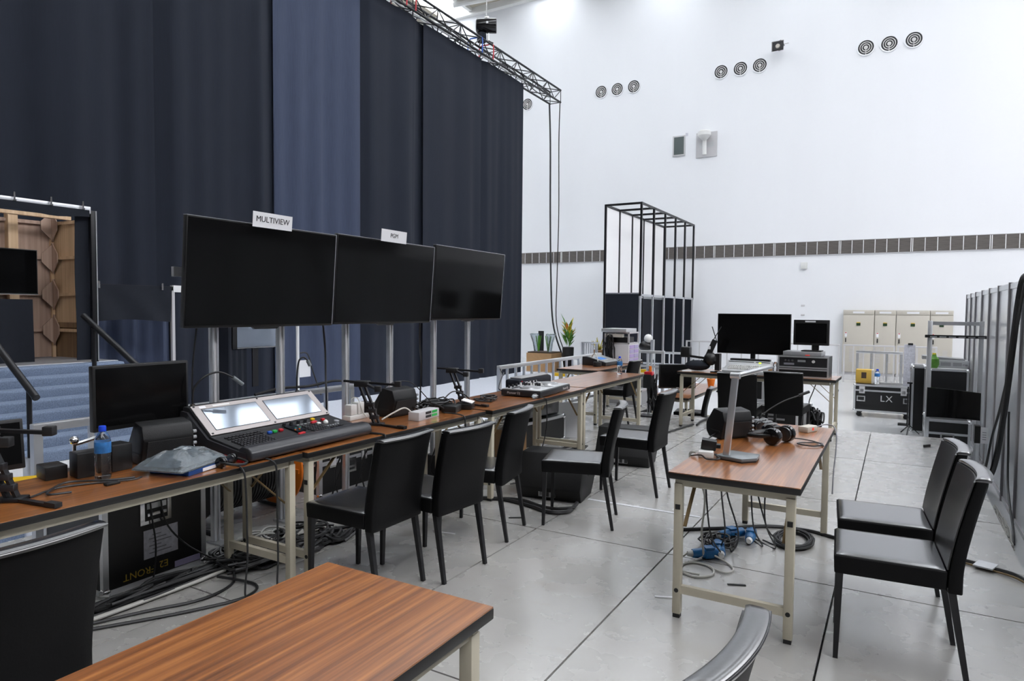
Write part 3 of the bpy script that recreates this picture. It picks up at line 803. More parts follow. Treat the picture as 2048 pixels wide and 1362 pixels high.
railing('aluminium railing behind the monitor and the lighting console', (-4.45, 1.98), (-4.45, 4.68), 0.825, 0.0, 8)
railing('aluminium railing behind the disc jockey controller towards the plants', (-4.45, 7.34), (-4.45, 10.75), 0.815, 0.0, 15)
railing('aluminium railing across the platform end behind the small rack', (-4.42, 11.35), (-3.5, 11.35), 0.85, 0.0, 4, mid=0.55)
railing('aluminium barrier with two rails on the hall floor past the receiver rack', (-5.75, 15.5), (-4.3, 15.5), 0.585, F, 4, mid=0.80, group=None)
railing('dark barred barrier by the tower foot near the potted shrubs', (-8.5, 19.0), (-7.95, 19.0), 0.58, F, 7, wide=0.045, group=None)
railing('grey barrier on the hall floor between the tower and the television', (-6.15, 22.3), (-3.9, 22.3), 0.585, F, 5, 'plate_grey', wide=0.045, bar=0.03, group='grey floor barriers')
railing('grey barrier on the hall floor behind the wide television', (-3.85, 22.3), (-1.5, 22.3), 0.60, F, 4, 'plate_grey', wide=0.045, bar=0.03, group='grey floor barriers')
railing('grey barrier on the hall floor in front of the electrical cabinets', (-1.4, 22.3), (-0.05, 22.3), 0.61, F, 5, 'plate_grey', wide=0.045, bar=0.03, group='grey floor barriers')
railing('grey barrier on the hall floor ending at the panel wall', (0.0, 21.6), (0.95, 21.6), 0.64, F, 4, 'plate_grey', wide=0.045, bar=0.03, group='grey floor barriers', mid=0.66)
railing('grey barrier with wide gaps behind the chest with letters', (-0.86, 18.2), (0.12, 18.2), 0.635, F, 3, 'aluminium', wide=0.06, bar=0.05, group=None)

# ================================================================== LEFT STAGE, STEPS, BOOTH
SX, SZ, SB = -7.9, 0.903, -6.62
st = thing('show_stage', 'grey topped show stage with blue carpeted steps', 'stage', (0, 0, 0))
MB().box(-10.4, SX, 0.4, 4.45, F, SZ-0.02).build('stage_body', 'stage_carpet', st, smooth=0)
MB().box(-10.4, SX-0.02, 0.4, 4.45, SZ-0.02, SZ).build('stage_top', 'stage_deck', st, smooth=0)
NS = 8
for k in range(NS):
    za = 0.13 + (SZ-0.13)*(k)/NS; zb = 0.13 + (SZ-0.13)*(k+1)/NS
    xa = SB + (SX-SB)*k/NS; xb = SB + (SX-SB)*(k+1)/NS
    w = lambda u, s: 0.006*math.sin(u*31+k) + 0.004*math.sin(u*77+k*2)
    poly = [(SX+0.0, za-0.02), (xa, za-0.02), (xa-0.004, zb-0.022), (xa-0.02, zb-0.004), (SX+0.0, zb)]
    MB().prism([(a, b) for a, b in poly], 0.5, 4.42, 'y').build('step', 'stage_carpet', st, bevel=0.008, smooth=60)
MB().box(SX, SB+0.0, 0.5, 4.42, F, 0.105).build('plinth', 'stage_carpet', st, smooth=0)
MB().box(SB, SB+0.03, 0.5, 4.42, 0.02, 0.11).build('white_edge', 'white_paint', st, smooth=0)
MB().box(SX-0.05, SX+0.02, 0.5, 4.42, SZ-0.003, SZ+0.006).build('stage_nosing', 'aluminium_bright', st, bevel=0.002)
for (y, x0, z0, x1, z1, lab) in ((2.80, -6.2, 0.765, -7.6, 1.63, 'black round handrail crossing the carpeted steps in the open'), (3.68, -5.9, 0.80, -7.16, 1.435, 'black round handrail running down behind the tall monitor')):
    t = thing('handrail', lab, 'handrail', (x0, y, 0))
    MB().cyl((0, 0, z0), (x1-x0, 0, z1), 0.030, seg=12).build('rail', 'black_metal', t)
    MB().cyl((-0.12, 0, 0.02 if y < 3 else 0.02), (-0.12, 0, z0+0.05), 0.021, seg=10).build('post', 'black_metal', t)
    MB().cyl((-0.12, 0, F), (-0.12, 0, 0.25), 0.055, seg=12).build('post_socket', 'aluminium', t)
    zt = z1-0.12
    MB().cyl((x1-x0+0.18, 0, 0.712 if y < 3 else 0.424), (x1-x0+0.18, 0, z1-0.1), 0.021, seg=10).build('post', 'black_metal', t)

# silver frame in front of the booth with black cloth and clips
FY = 4.15
t = thing('booth_frame', 'silver tube frame with a black cloth edge clipped along the top', 'frame', (SX+0.045, FY, 0))
MB().box(-0.025, 0.025, -0.03, 0.03, SZ+0.008, 2.60).build('post', 'black_metal', t, bevel=0.003)
MB().box(0.026, 0.032, 0.018, 0.03, SZ+0.02, 2.60).build('post_edge', 'aluminium', t, smooth=0)
MB().box(-0.03, 0.03, -3.3, -0.031, 2.56, 2.64).build('top_bar', 'aluminium', t, bevel=0.004)
MB().grid(40, 3, lambda u, v, s: (0.034+0.006*s, -3.3+3.25*u, 2.60-0.075*v-0.03*v*(1+math.sin(u*30))*0.5), 1).build('cloth_edge', 'cloth_black', t)
MB().grid(6, 12, lambda u, v, s: (-0.04-0.006*s+0.01*math.sin(v*8), -0.15*(1-u)-0.02, SZ+0.03+1.62*v), 1).build('cloth_edge', 'cloth_black', t)
for y in (-0.78, -0.44, -0.12, -1.3):
    c = MB().box(0.04, 0.05, y-0.008, y+0.008, 2.60, 2.69).build('clip', 'steel_chrome', t, smooth=0)
    MB().box(0.036, 0.056, y-0.014, y+0.014, 2.60, 2.615).build('clip_jaw', 'steel_chrome', c, smooth=0)

b = thing('plywood_booth', 'raw plywood booth shell with diamond shaped joint plates', 'booth', (0, 0, SZ+0.003))
CXY = Vector((-9.05, 4.31)); RXY = Vector((-8.36, 4.35)); LXY = Vector((-9.12, 2.2))
def panel_between(a, c, z0, z1, off, th, name, m):
    d = (c-a); L = d.length; n = Vector((d.y, -d.x))/L
    if n.x - n.y < 0: n = -n
    ang = math.atan2(d.y, d.x)
    o = MB().box(0, L, -th/2, th/2, z0, z1).build(name, m, b, smooth=0)
    o.location = (a.x + n.x*off, a.y + n.y*off, 0); o.rotation_euler = (0, 0, ang)
    return o
zz = [0.0, 0.335, 0.77, 1.21, 1.66]
for k in range(4):
    panel_between(CXY, RXY, zz[k]+0.004, zz[k+1]-0.004, 0, 0.02, 'plywood_sheet', 'plywood_dark' if k == 0 else 'plywood_light')
    panel_between(LXY, CXY, zz[k]+0.004, zz[k+1]-0.004, 0, 0.02, 'plywood_sheet', 'plywood_pink')
for z in (0.335, 0.77, 1.21, 1.63):
    panel_between(CXY, RXY, z-0.018, z+0.018, 0.028, 0.03, 'batten', 'plywood_light'); panel_between(LXY, CXY, z-0.018, z+0.018, 0.028, 0.03, 'batten', 'plywood_pink')
panel_between(CXY, RXY, 0.37, 0.43, 0.028, 0.025, 'batten', 'plywood_dark')
for z in (0.335, 0.77, 1.21, 1.60):
    m_ = MB()
    m_.prism([(4.29, z-0.19), (4.29, z+0.19), (4.15, z+0.05), (4.15, z-0.05)], -8.995, -8.985, 'x')
    m_.prism([(-8.985, z-0.19), (-8.985, z+0.19), (-8.86, z+0.05), (-8.86, z-0.05)], 4.262, 4.272, 'y')
    m_.build('joint_plate', 'plywood_pink', b, smooth=0)
MB().box(CXY.x+0.014, CXY.x+0.05, CXY.y-0.05, CXY.y-0.014, 0, 1.66).build('corner_strip', 'plywood_light', b, smooth=0)
panel_between(LXY, Vector((-9.10, 3.80)), 0.0, 1.9, 0.03, 0.05, 'side_frame', 'plywood_dark').scale = (0.92, 1, 1)
MB().box(-9.07, -8.97, 3.80, 3.90, 0, 1.72).build('stud', 'plywood_light', b, smooth=0)
MB().box(-8.80, -8.72, 1.5, 4.36, 1.67, 1.71).build('ceiling_joist', 'plywood_light', b, smooth=0)
t = thing('stage_television', 'flat black television on the draped stand inside the booth', 'television', (-8.45, 3.33, SZ+0.76))
MB().box(-0.03, 0.0, -0.62, 0.53, 0.0, 0.50).build('housing', 'black_plastic', t, bevel=0.004)
MB().box(0.0, 0.003, -0.61, 0.52, 0.012, 0.49).build('screen', 'screen_black', t, smooth=0)
MB().box(-0.02, 0.004, -0.6, 0.53, -0.006, 0.0).build('bottom_strip', 'aluminium', t, smooth=0)
MB().cyl((-0.02, -0.1, -0.1), (-0.02, -0.1, 0.02), 0.03).build('neck', 'black_metal', t)
tag(MB().grid(24, 8, lambda u, v, s: (-8.40-0.06*v*0+0.02*math.sin(u*26)*(1-v)-0.45*s, 2.2+1.58*u, SZ+0.002+(0.70)*v), 1).build('draped_counter', 'cloth_black'), 'counter draped in black cloth below the booth television', 'counter')
tag(MB().ball((-8.05, 3.15, SZ+0.012), 0.05, 8, 5, (1, 1.6, 0.25)).build('cable_knot', 'cable_black'), 'small dark tangle lying on the stage top', 'cable')

# frame with clipped black cloth
t = thing('cloth_frame', 'thin metal frame hung with a clipped black cloth', 'frame', (-8.6, 0, F))
for y in (4.53, 5.575): MB().box(-0.02, 0.02, y-0.02, y+0.02, 0, 2.36).build('post', 'black_metal' if y < 5 else 'plate_grey', t, smooth=0)
MB().box(-0.02, 0.02, 4.55, 5.75, 2.29, 2.345).build('top_bar', 'black_metal', t, smooth=0)
MB().box(-0.025, 0.03, 5.57, 5.80, 2.27, 2.36).build('white_end', 'white_paint', t, smooth=0)
MB().grid(30, 8, lambda u, v, s: (0.03+0.012*s+0.02*math.sin(u*11+v*3)*(1-v), 4.55+0.98*u, 1.88+0.02*math.sin(u*4.2)*(1-v)+0.46*v), 1).build('black_cloth', 'cloth_black', t)
for y in (4.58, 5.40): MB().box(0.046, 0.056, y-0.012, y+0.012, 2.29, 2.38).build('clip', 'steel_chrome', t, smooth=0)
# grey backdrop cloth below it
t = thing('side_drape', 'slate drape hanging low below the clipped black cloth', 'curtain', (-9.2, 0, F))
MB().grid(50, 8, lambda u, v, s: (0.05*math.sin(u*17)+0.02*math.sin(u*39)-0.008*s, 4.72+1.25*u, 0.01+2.02*v), 1).build('cloth', 'curtain_grey', t)
for y in (4.76, 5.93): MB().cyl((0.0-0.02, y, 0), (-0.02, y, 1.98), 0.012).build('upright', 'black_metal', t)
tag(MB().cyl((-9.0, 4.60, F), (-9.0, 4.60, 1.5), 0.03, seg=10).build('scaffold_pole', 'white_paint'), 'white pole standing right behind the booth frame post', 'pole')
t = thing('equipment_trolley', 'red trolley half hidden behind the booth post', 'trolley', (-9.7, 4.78, F))
MB().box(-0.25, 0.25, -0.22, 0.16, 0.9, 1.5).build('body', 'red_plastic', t, bevel=0.02)
MB().box(-0.27, 0.27, -0.24, 0.18, 1.5, 1.54).build('lid', 'paper', t, smooth=0)
for z in (0.5, 1.2): MB().box(0.25, 0.27, -0.2, 0.14, z, z+0.1).build('label_strip', 'paper', t, smooth=0)
for sx in (-1, 1):
    for sy in (-0.2, 0.14): MB().box(sx*0.22-0.02, sx*0.22+0.02, sy-0.02, sy+0.02, 0, 0.9).build('leg', 'white_paint', t, smooth=0)

# small television on a black stand behind the console
t = thing('confidence_monitor', 'small television with a pale lit-looking screen on a black draped stand', 'television', (-8.2, 6.62, F))
MB().box(-0.05, 0.0, -0.40, 0.36, 1.47, 1.92).build('housing', 'black_plastic', t, bevel=0.005)
MB().box(0.0, 0.003, -0.33, 0.35, 1.49, 1.91).build('screen', 'console_screen', t, smooth=0)
MB().box(-0.01, 0.005, -0.33, 0.35, 1.475, 1.486).build('bottom_strip', 'steel_chrome', t, smooth=0)
MB().box(-0.04, -0.02, -0.05, 0.05, 0.9, 1.47).build('column', 'black_metal', t, smooth=0)
MB().grid(16, 6, lambda u, v, s: (-0.02-0.3*s+0.01*math.sin(u*20), -0.46+0.30*u, 0.0+1.95*v), 1).build('black_side', 'cloth_black', t)
MB().box(-0.28, -0.03, -0.3, 0.3, 0.0, 0.06).build('base', 'black_metal', t, smooth=0)
t = thing('striped_pole', 'thin white pole with a paper tag tied on', 'pole', (-7.0, 6.32, F))
MB().cyl((0, 0, 0), (0, 0, 1.95), 0.022, seg=10).build('pole', 'white_paint', t)
MB().box(0.025, 0.03, 0.0, 0.2, 1.13, 1.36).build('paper_tag', 'paper', t, smooth=0)
MB().tube([(0.02, 0.02, 1.46), (0.06, 0.12, 1.44), (0.03, 0.24, 1.2), (0.0, 0.42, 0.85)], 0.01).build('tie_cable', 'cable_black', t)

# ================================================================== EQUIPMENT BUILDERS
def flight_case(label, loc, size, rotz=0.0, name='flight_case', lid=0.0, handles=('+x',), wheels=False, edge=0.028, body='case_laminate', cat='case', latches=('+x',), group=None, open_top=False):
    """box on its base centre: laminate body, aluminium edges, ball corners, recessed handles and latches on the named faces"""
    sx, sy, sz = size
    t = thing(name, label, cat, loc, rotz, group)
    z0 = 0.11 if wheels else 0.0
    hx, hy = sx/2, sy/2; zt = z0+sz
    e = edge
    MB().box(-hx+0.004, hx-0.004, -hy+0.004, hy-0.004, z0+0.004, zt-(0.06 if open_top else 0.004)).build('body', body, t, smooth=0)
    tr_ = MB()
    for a in (-1, 1):
        for b_ in (-1, 1):
            tr_.box(a*hx-(e if a > 0 else 0), a*hx+(0 if a > 0 else e), b_*hy-(e if b_ > 0 else 0), b_*hy+(0 if b_ > 0 else e), z0, zt)
        for zz_ in (z0, zt-e):
            tr_.box(a*hx-(e if a > 0 else 0), a*hx+(0 if a > 0 else e), -hy+e, hy-e, zz_, zz_+e)
            tr_.box(-hx+e, hx-e, a*hy-(e if a > 0 else 0), a*hy+(0 if a > 0 else e), zz_, zz_+e)
    tr_.build('edge_trim', 'aluminium_bright', t, smooth=0)
    if lid:
        l = MB(); zl = zt-lid
        l.box(-hx-0.002, hx+0.002, -hy-0.002, hy+0.002, zl-0.016, zl-0.001); l.box(-hx-0.002, hx+0.002, -hy-0.002, hy+0.002, zl+0.001, zl+0.016)
        l.build('lid_seam', 'aluminium_bright', t, smooth=0)
    cm = MB().ball((0, 0, 0), 0.03, 8, 6).mesh('corner', 'steel_chrome')
    for a in (-1, 1):
        for b_ in (-1, 1):
            for zz_ in (z0+0.02, zt-0.02): inst('corner', cm, t, (a*(hx-0.018), b_*(hy-0.018), zz_))
    def on_face(f, v_, zc, w, h, mt, nm, parent, th=0.006, off=0.0):
        s = 1 if f[0] == '+' else -1
        if f[1] == 'x': return MB().box(s*(hx+off), s*(hx+off+th), v_-w/2, v_+w/2, zc-h/2, zc+h/2).build(nm, mt, parent, smooth=0)
        return MB().box(v_-w/2, v_+w/2, s*(hy+off), s*(hy+off+th), zc-h/2, zc+h/2).build(nm, mt, parent, smooth=0)
    for f in handles:
        d = on_face(f, 0, z0+sz*0.52, min(0.17, sx*0.4), min(0.12, sz*0.4), 'steel_chrome', 'handle_dish', t)
        on_face(f, 0, z0+sz*0.52, min(0.13, sx*0.3), min(0.08, sz*0.28), 'black_rubber', 'handle_recess', d, 0.004, 0.004)
        on_face(f, 0, z0+sz*0.50, min(0.12, sx*0.28), 0.018, 'steel_chrome', 'handle_grip', d, 0.012, 0.008)
    for f in latches:
        span = hy if f[1] == 'x' else hx
        zl = zt-(lid or 0.1)
        for v_ in (-span*0.55, span*0.55):
            q = on_face(f, v_, zl, 0.075, 0.085, 'steel_chrome', 'latch', t)
            on_face(f, v_, zl, 0.05, 0.05, 'plate_grey', 'latch_knob', q, 0.006, 0.006)
    if wheels:
        for a in (-1, 1):
            for b_ in (-1, 1):
                w_ = MB().cyl((a*(hx-0.1), b_*(hy-0.09)-0.02, 0.045), (a*(hx-0.1), b_*(hy-0.09)+0.02, 0.045), 0.045, seg=14).build('wheel', 'black_rubber', t)
                MB().box(a*(hx-0.1)-0.035, a*(hx-0.1)+0.035, b_*(hy-0.09)-0.03, b_*(hy-0.09)+0.03, 0.08, z0+0.004).build('caster', 'black_metal', w_, smooth=0)
    return t

def cable(label, pts, r=0.005, m='cable_black', name='cable', group=None, sub=6, cat='cable', seg=6):
    return tag(MB().tube(pts, r, seg, sub).build(name, m), label, cat, group)
def tangle(label, c, spread, n, r, z0=0.0, zr=0.03, m='cable_black', seed=1, group=None, loops=5, name='cable_tangle'):
    """uncountable knot of loose cable"""
    rd = random.Random(seed); mb = MB()
    for k in range(n):
        cx, cy = c[0]+rd.uniform(-.35, .35)*spread[0], c[1]+rd.uniform(-.35, .35)*spread[1]
        a = rd.uniform(0, 6.28); pts = []
        rx, ry = spread[0]*rd.uniform(.25, .6), spread[1]*rd.uniform(.25, .6)
        for q in range(loops*2+2):
            a += rd.uniform(0.6, 1.5); kx = rd.uniform(0.6, 1.1)
            pts.append((cx+rx*kx*math.cos(a), cy+ry*kx*math.sin(a), z0+r+rd.uniform(0, zr)))
        mb.tube(pts, r, 5, 4)
    o = mb.build(name, m); tag(o, label, 'cables', group); o['kind'] = 'stuff'
    return o
def bottle(label, loc, h=0.225, r=0.033, liquid=True):
    t = thing('water_bottle', label, 'bottle', loc, 0, 'bottles of water')
    prof = [(r*0.8, 0.0), (r*0.98, 0.006), (r, 0.02)]
    for k in range(7): z = 0.025+k*0.0125; prof += [(r*0.93, z), (r, z+0.006)]
    prof += [(r, h*0.52), (r*0.99, h*0.72), (r*0.85, h*0.80), (r*0.5, h*0.88), (r*0.42, h*0.91), (r*0.42, h*0.94)]
    MB().lathe(prof, seg=20).build('body', 'clear_plastic', t, smooth=60)
    MB().lathe([(r*1.015, h*0.50), (r*1.02, h*0.51), (r*1.015, h*0.70), (r*1.0, h*0.705)], seg=20).build('label', 'bottle_label', t, smooth=60)
    MB().lathe([(r*0.46, h*0.90), (r*0.47, h*0.91), (r*0.46, h*0.985), (r*0.42, h)], seg=16).build('cap', 'bottle_cap', t)
    return t
def laptop_stand(label, loc, rotz):
    t = thing('laptop_stand', label, 'laptop stand', loc, rotz, 'folding laptop stands')
    MB().box(-0.05, 0.05, -0.035, 0.035, 0.0, 0.016).build('base', 'black_metal', t, bevel=0.004)
    for a, l in ((-0.5, 0.26), (-2.4, 0.2)):
        f = MB().bar((0.0, 0.0, 0.008), (l*math.cos(a), l*math.sin(a), 0.008), 0.024, 0.012).build('foot', 'black_metal', t)
        MB().bar((l*math.cos(a)*0.8, l*math.sin(a)*0.8, 0.012), (l*math.cos(a)*1.04, l*math.sin(a)*1.04, 0.012), 0.03, 0.018).build('foot_pad', 'black_rubber', f)
    p0 = Vector((0, 0, 0.016)); p1 = Vector((-0.095, -0.02, 0.275))
    for s in (-0.018, 0.018): MB().bar(p0+Vector((s, 0, 0)), p1+Vector((s, 0, 0)), 0.012, 0.030, (0, 1, 0)).build('column', 'black_metal', t)
    for k in range(3):
        q = p0.lerp(p1, 0.15+k*0.17)
        MB().box(q.x-0.03, q.x+0.03, q.y-0.018, q.y+0.018, q.z-0.012, q.z+0.014).build('slide_block', 'key_black', t, bevel=0.003)
    MB().box(p1.x-0.045, p1.x+0.05, p1.y-0.04, p1.y+0.04, p1.z-0.01, p1.z+0.03).build('head', 'black_plastic', t, bevel=0.006)
    MB().bar(p1+Vector((-0.13, 0.01, 0.025)), p1+Vector((0.25, 0.0, 0.005)), 0.024, 0.014).build('arm', 'black_metal', t)
    MB().bar(p1+Vector((0.0, 0.0, 0.02)), p1+Vector((0.14, -0.09, -0.02)), 0.022, 0.014).build('arm', 'black_metal', t)
    for q in (p1+Vector((0.25, 0, 0.005)), p1+Vector((0.14, -0.09, -0.02))):
        MB().box(q.x-0.02, q.x+0.02, q.y-0.02, q.y+0.02, q.z-0.012, q.z+0.026).build('lip', 'black_rubber', t, bevel=0.004)
    return t
def desk_speaker(label, loc, rotz, s=1.0):
    t = thing('desk_speaker', label, 'speaker', loc, rotz, 'small black desk loudspeakers')
    prof = [(-0.075*s, 0.0), (0.06*s, 0.0), (0.10*s, 0.13*s), (0.075*s, 0.20*s), (-0.03*s, 0.215*s), (-0.115*s, 0.10*s), (-0.11*s, 0.04*s)]
    MB().prism(prof, -0.13*s, 0.115*s, 'y').build('cabinet', 'speaker_black', t, bevel=0.012*s)
    MB().prism([(0.066*s, 0.02*s), (0.074*s, 0.02*s), (0.108*s, 0.125*s), (0.100*s, 0.125*s)], -0.11*s, 0.10*s, 'y').build('grille', 'grille_black', t, smooth=0)
    MB().cyl((0.0, 0.115*s, 0.10*s), (0.0, 0.121*s, 0.10*s), 0.062*s, seg=20).build('side_boss', 'grille_black', t)
    for k in range(4):
        q = Vector((0.088*s, 0.112*s, 0.06*s+0.03*s*k))
        MB().cyl(q, q+Vector((0.0, 0.016*s, 0)), 0.009*s, seg=10).build('knob', 'key_grey', t)
    MB().box(-0.05*s, 0.05*s, -0.135*s, -0.13*s, 0.05*s, 0.06*s).build('foot_strip', 'black_rubber', t, smooth=0)
    return t
def monitor(label, loc, rotz, w, h, zbase=0.10, tilt=0.0, name='computer_monitor', bez=0.014, logo=True, fr=0.12):
    """faces local +x, origin on the table"""
    t = thing(name, label, 'monitor', loc, rotz)
    m_ = Matrix.Translation((0, 0, zbase)) @ Matrix.Rotation(tilt, 4, 'Y')
    MB().box(-0.035, 0.0, -w/2, w/2, 0, h, m_).build('housing', 'black_plastic', t, bevel=0.005)
    MB().box(0.0, 0.002, -w/2+bez, w/2-bez, bez*1.6, h-bez, m_).build('screen', 'screen_black', t, smooth=0)
    if logo: MB().box(0.0, 0.003, -0.02, 0.02, bez*0.4, bez*1.0, m_).build('logo', 'plate_grey', t, smooth=0)
    MB().box(-0.05, -0.03, -0.03, 0.03, 0.01, zbase+h*0.45).build('neck', 'black_plastic', t, bevel=0.003)
    MB().lathe([(fr*0.96, 0.0), (fr, 0.006), (fr*0.83, 0.014), (0.02, 0.018)], (-0.03, 0, 0), 24).build('foot', 'black_plastic', t)
    return t
def rack_unit(parent, y0, y1, x, z, h, mt='console_black'):
    o = MB().box(x-0.004, x, y0, y1, z, z+h).build('rack_panel', mt, parent, smooth=0)
    return o

# ================================================================== ON THE ROW TABLES
laptop_stand('folded out black laptop stand at the row start by the yellow folder', (-3.09, 1.30, T), deg(38))
laptop_stand('black laptop stand between the console and the white chargers', (-3.06, 3.45, T), deg(24))
laptop_stand('black laptop stand leaning beside the cluster of small black boxes', (-3.14, 4.62, T), deg(20))
monitor('small black monitor leaning at the start of the row', (-3.36, 1.28, T), deg(-4), 0.37, 0.22, 0.07, deg(-6), name='side_monitor', logo=False)
tag(MB().prism([(-3.66, 1.48), (-3.42, 1.44), (-3.42, 1.60), (-3.56, 1.64)], T+0.001-0.03, T+0.004-0.03, 'z').build('yellow_folder', 'yellow_plastic'), 'yellow plastic folder jutting out behind the row table', 'folder')
bx_ = tag(MB().box(-0.06, 0.06, -0.045, 0.045, 0, 0.062).build('adapter_box', 'black_plastic', bevel=0.004, loc=(-3.36, 1.575, T), rot=(0, 0, deg(-8))), 'low black power box lying beside the taller black box', 'box')
bx_ = tag(MB().box(-0.05, 0.05, -0.06, 0.055, 0, 0.115).build('adapter_box', 'black_plastic', bevel=0.005, loc=(-3.27, 1.685, T), rot=(0, 0, deg(-8))), 'taller black box standing left of the water bottle', 'box')
tag(MB().box(-0.05, 0.05, -0.05, 0.05, 0, 0.13).build('adapter_box', 'black_plastic', bevel=0.008, loc=(-3.27, 1.82, T)), 'black box standing behind the water bottle', 'box')
bottle('clear water bottle with blue cap beside the black boxes', (-3.14, 1.685, T), 0.245, 0.034)
t = thing('chrome_knob_stand', 'small chrome ball knob clamp behind the black boxes', 'clamp', (-3.415, 1.70, T))
MB().ball((0, 0, 0.145), 0.022).build('knob', 'steel_chrome', t)
MB().cyl((0, 0, 0.0), (0, 0, 0.13), 0.009).build('stem', 'steel_chrome', t)
MB().cyl((0, 0.0, 0.125), (0.0, 0.14, 0.15), 0.010).build('crossbar', 'steel_chrome', t)
m_ = monitor('black computer monitor on the row table behind the water bottle', (-3.38, 2.025, T), deg(2), 0.515, 0.325, 0.175, deg(0), fr=0.05)
desk_speaker('black desk loudspeaker in front of the computer monitor', (-3.255, 2.05, T), deg(-12), 1.0)
# plastic bag with dark cloth and blue pack
t = thing('plastic_bag', 'clear plastic bag holding folded dark cloth on the row table', 'bag', (-3.005, 1.985, T), deg(18))
rb = random.Random(4); jit = {}
def bagf(u, v, s):
    x = -0.135+0.27*u; y = -0.17+0.34*v
    d = max(abs(2*u-1), abs(2*v-1)); hgt = 0.075*(1-d**2.2)+0.004
    k = (round(u*14), round(v*14))
    if k not in jit: jit[k] = rb.uniform(-1, 1)
    j = jit[k]*0.007*(1-d**4)
    return (x+j, y+j*0.7, 0.028+hgt+j) if s == 0 else (x, y, 0.026)
MB().grid(14, 14, bagf, 1).build('film', 'bag_plastic', t, smooth=25)
MB().grid(8, 8, lambda u, v, s: (-0.10+0.20*u, -0.13+0.26*v, (0.03+0.05*(1-max(abs(2*u-1), abs(2*v-1))**2)) if s == 0 else 0.03), 1).build('folded_cloth', 'bag_cloth', t)
MB().box(-0.03, 0.03, -0.02, 0.03, 0.100, 0.102).build('sticker', 'paper', t, smooth=0)
t = thing('blue_packet', 'flat blue packet with white label under the plastic bag', 'packet', (-2.99, 2.0, T), deg(14))
MB().box(-0.11, 0.12, -0.12, 0.16, 0, 0.024).build('pack', 'navy_pack', t, bevel=0.005)
MB().box(0.1202, 0.1212, -0.03, 0.12, 0.004, 0.020).build('label', 'paper', t, smooth=0)

def headset(label, loc, rotz, s=1.0, lying=True):
    t = thing('headphones', label, 'headphones', loc, rotz)
    for k, y in enumerate((-0.075*s, 0.075*s)):
        c = MB().cyl((0, y-0.018*s, 0.045*s), (0, y+0.018*s, 0.045*s), 0.045*s, seg=18).build('ear_cup', 'black_gloss', t, bevel=0.008*s)
        MB().cyl((0, y*0.7-0.012*s, 0.045*s), (0, y*0.7+0.012*s, 0.045*s), 0.038*s, seg=16).build('ear_pad', 'leather', c)
    pts = [(-0.0, -0.088*s, 0.05*s), (-0.07*s, -0.092*s, 0.04*s), (-0.14*s, -0.06*s, 0.03*s), (-0.165*s, 0, 0.026*s), (-0.14*s, 0.06*s, 0.03*s), (-0.07*s, 0.092*s, 0.04*s), (0, 0.088*s, 0.05*s)]
    MB().tube(pts, 0.011*s, 8, 5).build('headband', 'black_plastic', t)
    return t
headset('black headset lying between the plastic bag and the console', (-2.885, 2.145, T), deg(200), 0.62)

# lighting console
cn = thing('lighting_console', 'black lighting desk with two tilted touch screens and coloured keys', 'console', (-2.86, 2.695, T), deg(2.0))
CW = 0.445
prof = [(0.0, 0.012), (0.0, 0.055), (-0.07, 0.062), (-0.27, 0.098), (-0.30, 0.105), (-0.47, 0.245), (-0.52, 0.25), (-0.535, 0.19), (-0.36, 0.012)]
MB().prism(prof, -CW, CW, 'y').build('body', 'console_black', cn, bevel=0.006)
MB().prism([(p*0.98-0.01, q*0.92-0.004) for p, q in prof if True], -CW-0.014, -CW-0.001, 'y').build('side_cheek', 'console_rest', cn, smooth=0)
MB().prism([(-0.02, 0.0), (-0.30, 0.0), (-0.30, 0.03), (-0.02, 0.022)], -CW-0.022, -CW-0.0141, 'y').build('side_cheek', 'red_plastic', cn, smooth=0)
wr_ = MB()
for i in range(1): pass
wr_.prism([(0.02, 0.008), (0.032, 0.028), (0.024, 0.056), (-0.005, 0.076), (-0.045, 0.080), (-0.075, 0.068), (-0.075, 0.05), (0.0, 0.008)], -CW-0.01, CW+0.03, 'y').build('wrist_rest', 'console_rest', cn, bevel=0.010, seg=3)
# sloped screen panel
sp0 = Vector((-0.300, 0, 0.107)); sp1 = Vector((-0.468, 0, 0.247)); sd = (sp1-sp0).normalized(); sn = Vector((0, 1, 0)).cross(sd).normalized()
if sn.x < 0: sn = -sn
def slab(y0, y1, t0, t1, n0, n1, name, m, parent, bevel=0):
    L = (sp1-sp0).length; vs = []
    for nn in (n0, n1):
        for yy, tt in ((y0, t0), (y1, t0), (y1, t1), (y0, t1)):
            p = sp0 + sd*(tt*L) + sn*nn; vs.append((p.x, yy, p.z))
    return MB().add(vs, [(0,1,2,3),(7,6,5,4),(0,4,5,1),(1,5,6,2),(2,6,7,3),(3,7,4,0)]).build(name, m, parent, bevel=bevel, smooth=0)
bz = slab(-CW+0.004, CW-0.004, 0.0, 1.0, 0.001, 0.006, 'screen_bezel', 'console_bezel', cn)
for a, b_ in ((-CW+0.055, -0.028), (0.028, CW-0.055)):
    slab(a-0.004, b_+0.004, 0.13, 0.87, 0.006, 0.0068, 'screen_frame', 'print_black', bz)
    slab(a, b_, 0.145, 0.85, 0.0068, 0.0078, 'touch_screen', 'console_screen', bz)
for yy in (-CW+0.02, 0.0, CW-0.02):
    for tt in (0.03, 0.95): slab(yy-0.005, yy+0.005, tt, tt+0.035, 0.006, 0.009, 'screw', 'print_black', bz)
slab(-CW+0.05, -CW+0.09, 0.90, 0.97, 0.006, 0.0065, 'sticker', 'paper', bz)
slab(-0.31, -0.20, 0.915, 0.955, 0.006, 0.0066, 'brand_print', 'white_plastic', bz)
